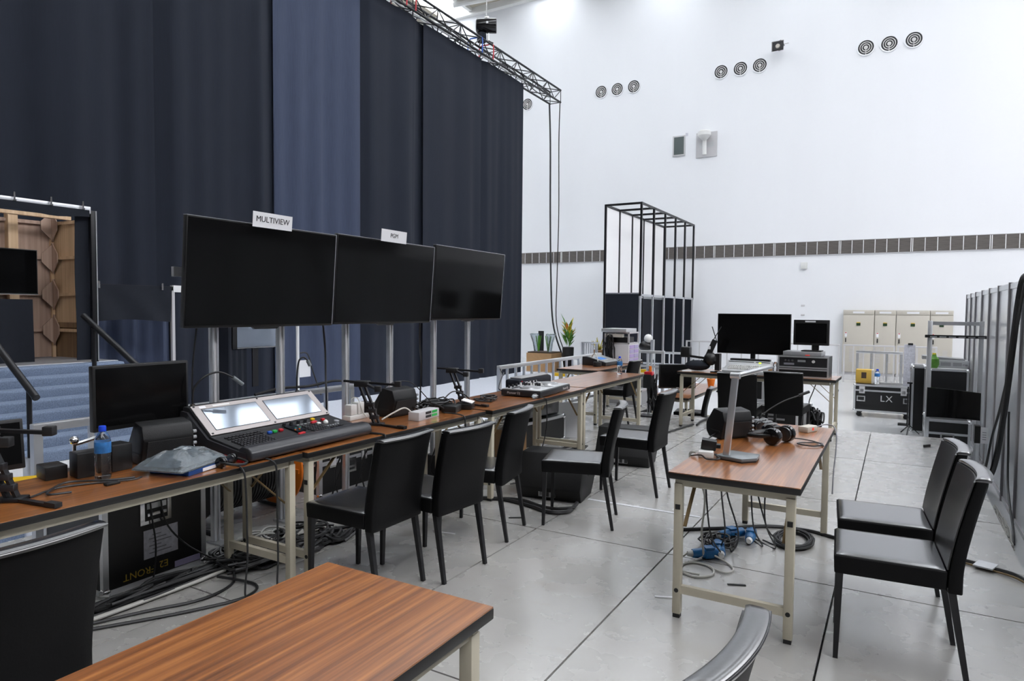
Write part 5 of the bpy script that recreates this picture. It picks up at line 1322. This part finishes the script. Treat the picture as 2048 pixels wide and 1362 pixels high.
for k in range(6): MB().box(0.2112, 0.2120, -0.3+k*0.05, -0.265+k*0.05, 0.16, 0.21).build('stencil_mark', 'brass_brace', t, smooth=0)
tag(MB().box(-0.14, 0.14, -0.17, 0.17, 0, 0.012).build('board_offcut', 'stage_board', loc=(-3.50, 3.72, 0.001), rot=(0, 0, 0.1)), 'pale board offcut lying on the floor under the row', 'board')
tag(MB().box(-0.2, 0.2, -0.14, 0.14, 0, 0.05).build('floor_box', 'plate_grey', bevel=0.004, loc=(-3.62, 3.98, 0.0), rot=(0, 0, 0.2)), 'flat grey box on the floor behind the console chair', 'box')
tangle('mass of black cables spread on the floor along the first row table', (-3.38, 2.05, 0), (0.10, 0.75), 12, 0.008, 0.0, 0.05, seed=21)
tangle('mass of black cables on the floor between the row table legs', (-3.36, 2.85, 0), (0.30, 0.62), 30, 0.008, 0.0, 0.07, seed=22)
tangle('pale grey cables mixed in on the floor under the row', (-3.45, 2.95, 0), (0.22, 0.45), 6, 0.007, 0.0, 0.09, 'cable_white', seed=23)
tangle('thick black cable loops heaped around the middle table legs', (-3.2, 3.15, 0), (0.22, 0.36), 7, 0.011, 0.0, 0.06, seed=29)
tangle('black cables on the floor below the second row table', (-3.5, 3.9, 0), (0.25, 0.5), 7, 0.008, 0.0, 0.05, seed=24)
tangle('black cables hanging and heaped under the second row table', (-3.72, 4.5, 0), (0.15, 0.5), 8, 0.008, 0.30, 0.24, seed=25)
cable('black cable sweeping out in front of the lettered case', [(-3.45, 1.35, 0.02), (-3.20, 1.75, 0.01), (-3.02, 2.05, 0.01), (-2.93, 2.28, 0.01), (-3.02, 2.42, 0.01), (-3.25, 2.35, 0.03)], 0.008)
cable('second black cable curving in front of the lettered case', [(-3.42, 1.4, 0.02), (-3.22, 1.9, 0.01), (-3.10, 2.15, 0.01), (-3.15, 2.38, 0.01), (-3.35, 2.5, 0.03)], 0.008)
for k in range(4):
    cable('long cable running along the base of the lettered case', [(-3.46+k*0.035, 1.2, 0.015), (-3.44+k*0.04, 1.8, 0.02), (-3.40+k*0.03, 2.3, 0.02), (-3.42+k*0.03, 2.7, 0.03)], 0.011 if k % 2 else 0.009, 'cable_black' if k != 3 else 'cable_white', group='cables along the lettered case')
cable('black lead hanging over the lettered case handle', [(-3.40, 2.12, T-0.04), (-3.52, 2.13, 0.6), (-3.535, 2.15, 0.4), (-3.53, 2.17, 0.2), (-3.48, 2.12, 0.03)], 0.005)
cable('black lead bowing over the lettered case sheet', [(-3.40, 2.18, T-0.04), (-3.52, 2.20, 0.55), (-3.535, 2.23, 0.33), (-3.52, 2.36, 0.15), (-3.42, 2.5, 0.03)], 0.005)
for k, y in enumerate((3.30, 3.36, 3.55, 3.62, 3.80, 3.9, 4.05, 4.6, 4.75)):
    cable('black lead dropping behind the second row table', [(-3.46, y, T), (-3.50, y+0.02, 0.55), (-3.55, y+0.06*(-1)**k, 0.35), (-3.6, y+0.02, 0.12), (-3.56, y+0.1, 0.008), (-3.45, y+0.2, 0.008)], 0.006, group='leads dropping behind the row')
t = thing('neon_gloves', 'bright neon green work gloves under the row', 'gloves', (-3.42, 5.05, 0.222))
MB().ball((0, 0, 0.05), 0.07, 10, 6, (1, 1.3, 0.8)).build('glove', 'neon_green', t, smooth=0)
MB().ball((0.0, 0.10, 0.03), 0.05, 10, 6, (1, 1.2, 0.6)).build('glove', 'neon_green', t, smooth=0)
tag(MB().box(-0.22, 0.22, -0.25, 0.25, 0, 0.22).build('storage_crate', 'black_rubber', bevel=0.01, loc=(-3.46, 5.05, 0)), 'black crate under the row holding green gloves', 'crate')
# black bag and cases further along
t = thing('cable_carton', 'open cardboard carton full of pale cables under the row', 'carton', (-3.49, 5.78, 0))
for a in (((-0.2, 0.2), (-0.22, -0.21)), ((-0.2, 0.2), (0.21, 0.22)), ((-0.2, -0.19), (-0.21, 0.21)), ((0.19, 0.2), (-0.21, 0.21))):
    MB().box(a[0][0], a[0][1], a[1][0], a[1][1], 0, 0.36).build('carton_side', 'cardboard', t, smooth=0)
MB().box(-0.19, 0.19, -0.21, 0.21, 0.002, 0.2).build('filling', 'soil_brown', t, smooth=0)
tangle('pale cables heaped in the cardboard carton', (-3.49, 5.78, 0), (0.22, 0.24), 9, 0.008, 0.30, 0.13, 'cable_white', seed=31)
t = flight_case('black flight case with neon sticker below the padded black bag', (-3.70, 6.70, 0), (0.52, 0.95, 0.30), deg(-6), handles=('+y',), latches=())
MB().box(0.02, 0.16, 0.476, 0.478, 0.22, 0.25).build('neon_sticker', 'neon_green', t, smooth=0)
MB().box(-0.24, -0.02, -0.4778, -0.476, 0.03, 0.25).build('side_plate', 'paper_tag', t, smooth=0)
tag(MB().box(-0.22, 0.22, -0.40, 0.40, 0, 0.20).build('padded_bag', 'leather', bevel=0.04, seg=3, loc=(-3.71, 6.74, 0.304), rot=(0, 0, deg(-6))), 'padded black bag lying on the black flight case', 'bag')
tag(MB().box(-0.02, 0.02, -0.18, 0.18, 0, 0.42).build('white_sheet_board', 'paper', loc=(-3.40, 7.28, 0.0), rot=(0, deg(-8), deg(-70))), 'white printed sheet leaning behind the black flight case', 'sheet')
tangle('black cables coiled on the floor below the third row table', (-3.05, 5.35, 0), (0.24, 0.34), 6, 0.008, 0.0, 0.04, seed=41)
tangle('black cables on the floor in front of the black flight case', (-3.0, 6.35, 0), (0.2, 0.55), 6, 0.010, 0.0, 0.05, seed=42)
cable('thick black cable crossing the floor under the row', [(-3.9, 4.9, 0.02), (-3.3, 5.5, 0.012), (-2.95, 6.1, 0.012), (-2.8, 6.7, 0.012), (-2.6, 7.4, 0.012), (-2.45, 8.4, 0.012), (-2.36, 9.0, 0.012)], 0.014)
cable('thick black cable snaking past the wedge loudspeaker', [(-3.5, 4.5, 0.014), (-3.0, 4.45, 0.014), (-2.7, 4.55, 0.014), (-2.42, 4.50, 0.014), (-2.24, 4.44, 0.014), (-2.12, 4.52, 0.014), (-2.13, 4.72, 0.03)], 0.016)
cable('second thick cable beside the wedge loudspeaker', [(-3.4, 4.55, 0.012), (-2.95, 4.5, 0.012), (-2.6, 4.62, 0.012), (-2.36, 4.55, 0.012), (-2.2, 4.50, 0.03), (-2.1, 4.6, 0.03)], 0.012)
tag(MB().box(-2.14, -1.235, 4.945, 4.975, 0.0005, 0.003).build('floor_tape', 'tape_clear'), 'strip of white tape stuck across the platform boards', 'tape')
for p, a, lab in (((-2.40, 4.22), 0.6, 'dark scrap on the boards near the chair legs'), ((-2.62, 3.68), 0.2, 'pale scrap of tape under the second chair'), ((-1.04, 3.45), 0.4, 'torn white tape scrap beside the lamp table leg'), ((-0.74, 3.82), 0.4, 'small black scrap on the boards under the lamp table'), ((0.33, 9.0), 0.9, 'small black clip on the boards near the platform end')):
    tag(MB().box(-0.05, 0.05, -0.008, 0.008, 0.0005, 0.006 if 'clip' not in lab else 0.03).build('floor_scrap', 'black_rubber' if 'dark' in lab or 'black' in lab else 'paper', loc=(p[0], p[1], 0), rot=(0, 0, a)), lab, 'scrap')

# wedge loudspeakers
def wedge(label, loc, rotz, w=0.54):
    t = thing('wedge_speaker', label, 'speaker', loc, rotz, 'floor wedge loudspeakers')
    prof = [(-0.22, 0.0), (0.10, 0.0), (0.23, 0.13), (0.22, 0.24), (0.12, 0.36), (-0.12, 0.36), (-0.26, 0.10)]
    MB().prism(prof, -w/2, w/2, 'x').build('cabinet', 'speaker_black', t, bevel=0.008)
    MB().prism([(0.235, 0.132), (0.228, 0.235), (0.13, 0.352), (0.137, 0.356), (0.236, 0.24), (0.243, 0.13)], -w/2+0.03, w/2-0.03, 'x').build('grille', 'grille_black', t, smooth=0)
    MB().cyl((w/2, 0.0, 0.20), (w/2+0.004, 0.0, 0.20), 0.03, seg=14).build('socket_cup', 'black_rubber', t)
    MB().box(-0.08, 0.06, -0.248, -0.236, 0.03, 0.075, Matrix.Rotation(0.0, 4, 'X')).build('connector_plate', 'case_grey', t, smooth=0)
    for k in range(3): MB().box(-0.07+k*0.05, -0.04+k*0.05, -0.252, -0.244, 0.035, 0.07).build('connector', 'steel_chrome' if k == 0 else 'vent_dark', t, smooth=0)
    return t
wedge('black floor wedge loudspeaker behind the near chair with cables around it', (-2.44, 4.99, 0), deg(9))
wedge('black floor wedge loudspeaker behind the farther chair', (-2.36, 6.45, 0), deg(7))

# ================================================================== FLOOR AROUND THE LAMP TABLE
def cee(label, loc, rz, tilt=0.0):
    t = thing('blue_plug', label, 'plug', loc, rot=(0, tilt, rz), group='blue industrial plugs')
    MB().cyl((-0.075, 0, 0.036), (0.0, 0, 0.036), 0.026, 0.034, seg=16).build('plug_body', 'cee_blue', t)
    MB().cyl((0.0, 0, 0.036), (0.055, 0, 0.036), 0.036, seg=16).build('collar', 'cee_blue', t, bevel=0.004)
    MB().cyl((0.055, 0, 0.036), (0.12, 0, 0.036), 0.030, seg=16).build('coupler', 'cee_blue', t)
    MB().box(0.0, 0.06, -0.03, 0.03, 0.066, 0.078).build('flap', 'cee_blue', t, bevel=0.004)
    MB().cyl((-0.105, 0, 0.036), (-0.075, 0, 0.036), 0.016, 0.022, seg=12).build('gland', 'white_plastic', t)
    return t
cee('blue industrial plug lying uppermost near the table crossbar', (-0.95, 4.58, 0.0), deg(52))
cee('blue industrial plug beside the black cable coil', (-0.81, 4.60, 0.0), deg(95))
cee('blue industrial plug nearest the white looped cable', (-1.00, 4.13, 0.0), deg(35))
cee('blue industrial plug with its flap up between two others', (-0.93, 4.24, 0.0), deg(110))
mb = MB(); rd = random.Random(8)
for k in range(9):
    rx = 0.085+0.010*(k % 5); ry = 0.155+0.013*(k % 5)
    mb.tube([(-0.56+rx*math.cos(a*PI/8)+rd.uniform(-.006, .006), 4.76+ry*math.sin(a*PI/8)+rd.uniform(-.006, .006), 0.008+0.009*(k//3)+rd.uniform(0, .004)) for a in range(16)], 0.0065, 6, 3, True)
tag(mb.build('cable_coil', 'cable_black'), 'neatly coiled black cable on the boards under the lamp table', 'cable')
cable('white cable looping forward from a blue plug', [(-1.09, 4.08, 0.036), (-1.12, 3.98, 0.01), (-1.08, 3.86, 0.008), (-0.97, 3.80, 0.008), (-0.89, 3.88, 0.008), (-0.92, 3.99, 0.008), (-1.02, 4.02, 0.008), (-1.08, 3.96, 0.008), (-1.06, 3.84, 0.012), (-0.95, 3.83, 0.014)], 0.007, 'cable_white')
cable('white cable hanging from the lamp table to the floor', [(-0.94, 3.66, T+0.02), (-0.985, 3.70, T), (-0.98, 3.75, T-0.1), (-0.96, 3.95, 0.45), (-0.99, 4.02, 0.2), (-1.0, 4.1, 0.03), (-1.06, 4.0, 0.01)], 0.007, 'cable_white')
cable('grey cable bending away from a blue plug', [(-0.94, 4.14, 0.03), (-0.86, 4.12, 0.008), (-0.80, 4.02, 0.008), (-0.84, 3.95, 0.008), (-0.94, 4.0, 0.008)], 0.006, 'cable_white')
tangle('black cables tangled around the blue plugs', (-0.97, 4.42, 0), (0.20, 0.28), 7, 0.006, 0.0, 0.05, seed=51)
cable('black cable bundle running from the plugs to the far table leg', [(-1.30, 4.55, 0.012), (-1.0, 4.78, 0.012), (-0.75, 4.98, 0.012), (-0.5, 5.02, 0.012), (-0.30, 4.95, 0.012), (0.0, 4.9, 0.012), (0.34, 4.93, 0.012), (0.52, 4.86, 0.012), (0.66, 4.76, 0.012), (0.74, 4.62, -0.05), (0.80, 4.4, -0.3)], 0.012)
cable('thin yellow striped cable under the clear tape', [(0.2, 4.90, 0.010), (0.34, 4.89, 0.010), (0.52, 4.82, 0.010), (0.66, 4.70, 0.012), (0.74, 4.56, -0.05), (0.80, 4.35, -0.3)], 0.006, 'brass_brace')
tag(MB().box(-0.05, 0.05, -0.06, 0.06, 0.018, 0.026).build('cable_tape', 'tape_clear', loc=(0.50, 4.86, 0), rot=(0, 0, deg(-20))), 'piece of clear tape holding cables at the platform edge', 'tape')
for k, (x, y) in enumerate(((-0.85, 3.9), (-0.82, 3.9), (-0.72, 4.1), (-0.69, 4.1), (-0.64, 4.1))):
    cable('black lead hanging under the lamp table to the floor', [(x, y, T-0.04), (x-0.01, y+0.03, 0.5), (x-0.02+0.05*(k % 2), y+0.2, 0.2), (x+0.05*(k-2), y+0.42, 0.012), (x-0.1, y+0.55, 0.012)], 0.005, group='leads hanging under the lamp table')
# ================================================================== UNDER AND BEHIND THE DESK
t = flight_case('black stencilled flight case under the television desk', (-1.35, 9.25, 0), (0.80, 0.42, 0.36), deg(-3), handles=(), latches=(), edge=0.03)
MB().box(0.28, 0.31, -0.214, -0.21, 0.10, 0.28).build('white_strip', 'paper', t, smooth=0)
for k in range(2): MB().box(-0.2, 0.15-0.1*k, -0.2125, -0.21, 0.16+k*0.05, 0.185+k*0.05).build('stencil_print', 'case_grey', t, smooth=0)
tangle('heap of black cables on the floor at the desk end', (-0.90, 9.30, 0), (0.16, 0.2), 16, 0.011, 0.0, 0.30, seed=61)
cable('thin lead hanging from the desk to the heap of cables', [(-0.85, 9.1, T-0.04), (-0.9, 9.15, 0.55), (-0.95, 9.2, 0.4), (-0.92, 9.22, 0.28)], 0.007)
flight_case('tall black rack standing on the hall floor behind the camera rig', (-2.05, 11.2, F), (0.55, 0.5, 1.02), 0.0, handles=(), latches=(), edge=0.04)
cable('thick cable running off the platform behind the desk leg', [(-2.30, 8.95, 0.015), (-2.33, 9.3, 0.015), (-2.28, 9.72, 0.015), (-2.25, 9.80, -0.05), (-2.2, 10.0, -0.4)], 0.016)
t = monitor('black monitor standing on the low table beyond the platform', (-3.12, 10.85, F+0.74), deg(-55), 0.62, 0.40, 0.06, name='low_monitor')
t = thing('flower_pot', 'orange pot with a green leaf on the low table', 'pot', (-2.86, 12.05, F+0.74))
MB().lathe([(0.05, 0), (0.075, 0.13), (0.07, 0.14), (0.02, 0.12)], seg=14).build('pot', 'orange_plastic', t)
for a in (0.3, 2.5, 4.4): MB().bar((0, 0, 0.12), (0.16*math.cos(a), 0.16*math.sin(a), 0.30), 0.03, 0.006, w1=0.008).build('leaf', 'leaf_green', t)
t = thing('intercom_tree', 'dense bundle of devices and red lead on a pole at the table end', 'stand', (-3.13, 9.42, 0))
MB().cyl((0, 0, 0), (0, 0, 0.70), 0.02).build('pole', 'aluminium', t)
MB().box(-0.06, 0.06, -0.1, 0.08, 0.42, 0.62).build('device', 'black_plastic', t, bevel=0.01)
MB().box(-0.05, 0.07, -0.08, 0.02, 0.60, 0.66).build('red_device', 'red_plastic', t, bevel=0.006)
MB().cyl((0.03, -0.04, 0.66), (0.03, -0.04, 0.74), 0.02).build('orange_cap', 'orange_plastic', t)
MB().box(-0.12, 0.12, -0.12, 0.12, 0, 0.02).build('foot', 'black_metal', t, smooth=0)
tangle('hanging loops of black cable at the far end of the row', (-3.08, 9.40, 0), (0.10, 0.13), 8, 0.010, 0.05, 0.6, seed=63)
t = flight_case('long low case with a lattice front under the rack table', (-3.92, 10.65, 0), (0.8, 0.9, 0.28), 0, handles=(), latches=(), edge=0.03, body='case_grey')
tag(MB().box(-0.3, 0.3, -0.3, 0.3, 0, 0.12).build('cable_tray', 'case_laminate', bevel=0.006, loc=(-3.92, 10.65, 0.285)), 'flat dark tray lying on the lattice front case', 'tray')
t = thing('ball_stand', 'small chrome ball headed stand against the tower', 'stand', (-4.35, 13.0, F))
MB().cyl((0, 0, 0), (0, 0, 1.25), 0.03).build('column', 'aluminium_bright', t)
MB().ball((0, 0, 1.52), 0.09).build('ball', 'white_plastic', t)
MB().ball((-0.06, 0.02, 1.36), 0.12, 10, 6, (1.2, 1, 0.9)).build('motor_head', 'black_plastic', t)
MB().box(0.06, 0.12, -0.04, 0.04, 1.1, 1.5).build('bracket', 'aluminium', t, smooth=0)
MB().box(-0.2, 0.2, -0.2, 0.2, 0, 0.03).build('foot', 'aluminium', t, smooth=0)

# ================================================================== PLANTS BY THE CURTAIN END
t = thing('plant_carton', 'cardboard carton of soil and wrapped plants beside the curtain', 'carton', (-10.55, 20.4, F))
MB().box(-0.45, 0.5, -0.4, 0.4, 0, 0.62).build('carton', 'cardboard', t, smooth=0)
MB().box(-0.42, 0.47, -0.37, 0.37, 0.62, 0.66).build('soil', 'soil_brown', t, smooth=0)
for x, a in ((-0.2, -0.25), (0.18, 0.15)):
    MB().lathe([(0.08, 0), (0.10, 0.3), (0.17, 0.60), (0.13, 0.62)], (x, 0, 0.66), 12, Matrix.Shear('XY', 4, (a*0.5, 0))).build('wrapped_plant', 'bag_plastic', t)
    for k in range(4): MB().bar((x, 0, 0.62), (x+0.1*math.cos(k*1.7), 0.1*math.sin(k*1.7), 1.2), 0.05, 0.008, w1=0.02).build('stem_leaf', 'leaf_green', t)
tag(MB().box(-10.98, -10.78, 20.82, 20.86, F, F+1.35).build('dark_board', 'black_rubber'), 'dark flat board standing behind the plant carton', 'board')
t = thing('croton_plant', 'potted croton with yellow, green and orange leaves', 'plant', (-9.76, 20.7, F))
MB().lathe([(0.13, 0.0), (0.19, 0.42), (0.2, 0.82), (0.17, 0.83), (0.05, 0.8)], seg=16).build('pot', 'black_rubber', t)
rl = random.Random(2)
for k in range(54):
    a = rl.uniform(0, 6.28); z0 = rl.uniform(0.8, 1.45); L = rl.uniform(0.25, 0.5); up = rl.uniform(0.5, 1.1)
    p0 = Vector((0.04*math.cos(a), 0.04*math.sin(a), z0)); p1 = p0+Vector((L*0.5*math.cos(a), L*0.5*math.sin(a), L*up)); pm = p0.lerp(p1, 0.5)+Vector((0, 0, 0.05))
    s = Vector((-math.sin(a), math.cos(a), 0))*0.05
    m = 'leaf_green' if z0 < 1.05 or k % 3 == 0 else ('leaf_orange' if k % 5 == 0 else 'leaf_yellow')
    MB().add([p0, pm-s, p1, pm+s, p0+Vector((0, 0, 0.006)), pm-s+Vector((0, 0, 0.006)), p1+Vector((0, 0, 0.004)), pm+s+Vector((0, 0, 0.006))], [(0,1,2,3),(7,6,5,4),(0,4,5,1),(1,5,6,2),(2,6,7,3),(3,7,4,0)]).build('leaf', m, t)
for (x, y, lab, col) in ((-9.55, 22.9, 'small pale leafed pot plant by the wall, nearer the croton', 'leaf_yellow'), (-8.70, 22.7, 'small green spiky pot plant by the wall next to the dark barrier', 'leaf_green')):
    t = thing('pot_plant', lab, 'plant', (x, y, F))
    MB().lathe([(0.12, 0), (0.2, 0.62), (0.18, 0.64), (0.04, 0.6)], seg=14).build('pot', 'cardboard' if col == 'leaf_yellow' else 'soil_brown', t)
    for k in range(16):
        a = k*2.4; L = 0.3
        MB().bar((0.03*math.cos(a), 0.03*math.sin(a), 0.6), (L*math.cos(a)*0.9, L*math.sin(a)*0.9, 0.85+0.12*(k % 3)), 0.06, 0.008, w1=0.01).build('leaf', col, t)
for k in range(6):
    tag(MB().box(-0.22, 0.22, -0.09, 0.09, 0, 0.10).build('floor_block', 'yellow_plastic', loc=(-9.6+k*0.42, 18.2+k*0.72, F+0.0)), 'yellow block lying on the hall floor behind the railing', 'block', 'yellow blocks behind the railing')

# ================================================================== HALL FLOOR, RIGHT SIDE
t = flight_case('black wheeled chest lettered LX on the hall floor', (-0.225, 15.35, F), (1.02, 0.70, 0.54), 0, name='wheeled_chest', cat='case', lid=0.12, handles=(), latches=(), wheels=True, edge=0.035)
for x in (-0.36, 0.36):
    q = MB().box(x-0.05, x+0.05, -0.358, -0.35, 0.11+0.36, 0.11+0.50).build('latch', 'plate_grey', t, smooth=0)
    MB().box(x-0.03, x+0.03, -0.362, -0.358, 0.11+0.39, 0.11+0.45).build('latch_knob', 'steel_chrome', q, smooth=0)
for x in (-0.375, 0.43):
    d = MB().box(x-0.075, x+0.075, -0.357, -0.35, 0.11+0.2, 0.11+0.31).build('handle_dish', 'steel_chrome', t, smooth=0)
    MB().box(x-0.055, x+0.055, -0.36, -0.357, 0.11+0.225, 0.11+0.29).build('handle_recess', 'black_rubber', d, smooth=0)
for ch_, xo in (('L', 0.0), ('X', 0.115)): lettering(ch_, 0.17, t, face_mtx((xo, -0.3515, 0.11+0.27), (1, 0, 0), (0, 0, 1)), 'print_white')
t = thing('yellow_carton', 'yellow brown carton standing on the wheeled chest', 'carton', (-0.56, 15.25, F+0.662))
MB().box(-0.15, 0.13, -0.13, 0.16, 0, 0.27).build('carton', 'carton_yellow', t, bevel=0.004)
MB().box(-0.05, 0.04, -0.133, -0.13, 0.10, 0.22).build('dark_print', 'soil_brown', t, smooth=0)
MB().box(0.13, 0.17, -0.13, 0.14, 0.0, 0.27).build('pale_side', 'cream_cab', t, smooth=0)
bottle('clear water bottle standing beside the yellow carton', (-0.33, 15.22, F+0.652), 0.30, 0.05)
t = thing('notice_board', 'tall pale board with a clip at its top, standing beside the chest', 'board', (0.20, 14.3, F))
MB().box(-0.09, 0.09, -0.012, 0.012, 0.72, 1.50).build('board', 'paper_tag', t, smooth=0)
MB().box(-0.03, 0.05, -0.03, 0.02, 1.49, 1.525).build('clip', 'black_metal', t, smooth=0)
MB().cyl((0, 0.02, 0), (0, 0.02, 1.4), 0.012).build('pole', 'black_metal', t)
MB().box(-0.15, 0.15, -0.1, 0.14, 0, 0.02).build('foot', 'black_metal', t, smooth=0)
t = thing('tripod_stand', 'thin black tripod stand in front of the wheeled chest', 'stand', (0.215, 13.25, F))
MB().cyl((0, 0, 0.12), (0, 0, 0.88), 0.016).build('column', 'black_metal', t)
for a in (0.3, 2.4, 4.5): MB().bar((0, 0, 0.16), (0.16*math.cos(a), 0.16*math.sin(a), 0.008), 0.02, 0.012).build('leg', 'black_metal', t)
MB().box(-0.05, 0.03, -0.02, 0.02, 0.87, 0.895).build('top_plate', 'black_metal', t, smooth=0)
t = flight_case('tall upright black flight case beside the tripod', (0.335, 13.75, F), (0.22, 0.5, 1.16), deg(2), handles=('-x',), latches=('-x',), edge=0.035)
t = flight_case('large black flight case with a pale top and tape deck, by the panel wall', (0.735, 13.25, F), (0.54, 0.85, 1.17), 0, handles=('-y',), latches=(), edge=0.03)
MB().box(-0.27, 0.27, -0.41, 0.41, 1.171, 1.178).build('pale_lid', 'plate_grey', t, smooth=0)
t = thing('tape_deck', 'silver tape deck lying on the large flight case', 'player', (0.78, 13.3, F+1.18))
MB().box(-0.18, 0.24, -0.2, 0.25, 0, 0.12).build('housing', 'mixer_silver', t, bevel=0.004)
for x, w in ((-0.15, 0.14), (0.02, 0.12)): MB().box(x, x+w, -0.206, -0.2, 0.03, 0.09).build('slot', 'case_grey', t, smooth=0)
for x in (0.17, 0.21): MB().cyl((x, -0.2, 0.05), (x, -0.215, 0.05), 0.018, seg=10).build('knob', 'steel_chrome', t)
tag(MB().prism([(-0.35, 0.0), (0.25, 0.0), (0.25, 0.02), (-0.35, 0.06)], -0.15, 0.2, 'y').build('dark_cover', 'case_grey', loc=(0.72, 13.35, F+1.302)), 'flat dark sheet laid on the tape deck', 'sheet')
t = thing('green_jug', 'green round jug on the large flight case', 'jug', (0.53, 12.95, F+1.18))
MB().lathe([(0.05, 0), (0.075, 0.06), (0.07, 0.15), (0.035, 0.19), (0.03, 0.22)], seg=14).build('jug', 'leaf_green', t)
MB().cyl((0, 0, 0.22), (0, 0, 0.245), 0.028, seg=10).build('cap', 'leaf_yellow', t)
# aluminium frame stand with curved screen
t = thing('screen_frame', 'aluminium frame stand with a black light bar across its top', 'frame', (0.69, 11.0, F))
for x in (-0.30, 0.29): MB().box(x-0.028, x+0.028, -0.028, 0.028, 0, 1.97).build('upright', 'aluminium_bright', t, bevel=0.004)
MB().box(-0.27, 0.262, -0.024, 0.024, 1.91, 1.96).build('top_bar', 'aluminium', t, smooth=0)
lb = MB().box(-0.36, 0.345, -0.06, -0.03, 1.735, 1.775).build('light_bar', 'black_metal', t, smooth=0)
for k in range(6): MB().box(-0.3+k*0.11, -0.22+k*0.11, -0.0615, -0.06, 1.742, 1.756).build('lamp_cell', 'key_grey', lb, smooth=0)
for x in (-0.30, 0.29): MB().box(x-0.04, x+0.04, -0.22, 0.22, 0, 0.03).build('foot', 'aluminium', t, smooth=0)
t = thing('curved_screen', 'curved black screen mounted on the aluminium frame stand', 'screen', (0.685, 10.93, F+0.62))
MB().grid(16, 2, lambda u, v, s: (-0.31+0.615*u, -0.06+0.10*(1-(2*u-1)**2)*0.5+0.03*s-0.035, 0.02+0.41*v-0.04*u*v), 1).build('panel', 'screen_black', t)
MB().box(-0.1, 0.1, 0.01, 0.045, 0.1, 0.3).build('mount', 'black_metal', t, smooth=0)
t = flight_case('black flight case with a rail trimmed top below the curved screen', (0.66, 11.75, F), (0.56, 0.72, 0.54), 0, lid=0.2, handles=('-y',), latches=(), edge=0.035)
t = thing('document_box', 'black wall pocket with a white printed paper at the platform corner', 'box', (0.92, 10.35, F))
MB().box(-0.03, 0.03, -0.06, 0.08, 0.42, 0.64).build('pocket', 'black_plastic', t, smooth=0)
MB().box(0.032, 0.11, -0.064, -0.06, 0.425, 0.63).build('paper', 'paper', t, smooth=0)
for k in range(4): MB().box(0.05, 0.09, -0.0655, -0.064, 0.47+k*0.03, 0.478+k*0.03).build('print_line', 'print_grey', t, smooth=0)
for x in (-0.02, 0.1): MB().box(x-0.012, x+0.012, -0.012, 0.012, 0, 0.43).build('upright', 'aluminium', t, smooth=0)
# cables on the panel wall
cable('thick black cable hanging down the panel wall', [(1.02, 7.75, 1.90), (1.00, 7.85, 1.85), (0.985, 7.95, 1.6), (0.98, 8.15, 1.15), (0.97, 8.45, 0.5), (0.96, 8.9, -0.1), (0.93, 9.4, -0.42), (0.88, 9.7, F+0.03)], 0.030, seg=8)
cable('thinner black cable hanging beside the thick one', [(1.02, 7.72, 1.90), (1.0, 7.82, 1.7), (0.99, 8.2, 1.15), (0.98, 8.8, 0.55), (0.97, 9.3, 0.15), (0.96, 9.6, -0.2), (0.95, 9.9, F+0.03)], 0.014)
cable('thin black lead dropping down the panel wall', [(1.0, 8.35, 0.55), (1.0, 8.3, 0.2), (0.99, 8.1, -0.2), (0.98, 7.6, -0.45), (0.95, 7.3, F+0.02)], 0.011)
tangle('white leads tangled along the foot of the panel wall', (0.93, 7.9, 0), (0.07, 1.1), 8, 0.007, F, 0.05, 'cable_white', seed=71)
# loose cables hanging behind the televisions
cable('black cable hanging between the first two televisions', [(-3.80, 3.68, 1.42), (-3.9, 3.80, 1.2), (-4.1, 4.0, 0.98), (-4.3, 4.2, 0.8), (-4.40, 4.3, 0.4), (-4.40, 4.3, 0.02)], 0.008)
cable('black cable hanging below the last television', [(-3.82, 4.90, 1.43), (-3.9, 5.0, 1.2), (-4.0, 5.15, 1.0), (-4.05, 5.2, 0.6), (-4.05, 5.2, 0.02)], 0.008)
cable('thin lead hanging beside the first aluminium upright', [(-3.8, 2.62, 1.4), (-3.82, 2.6, 1.1), (-3.86, 2.63, 0.7), (-3.87, 2.6, 0.3), (-3.75, 2.62, 0.008)], 0.006)
cable('cable slung along the railing behind the console', [(-4.42, 3.55, 0.84), (-4.40, 3.8, 0.87), (-4.40, 4.1, 0.86), (-4.40, 4.4, 0.88), (-4.42, 4.66, 0.84)], 0.012)
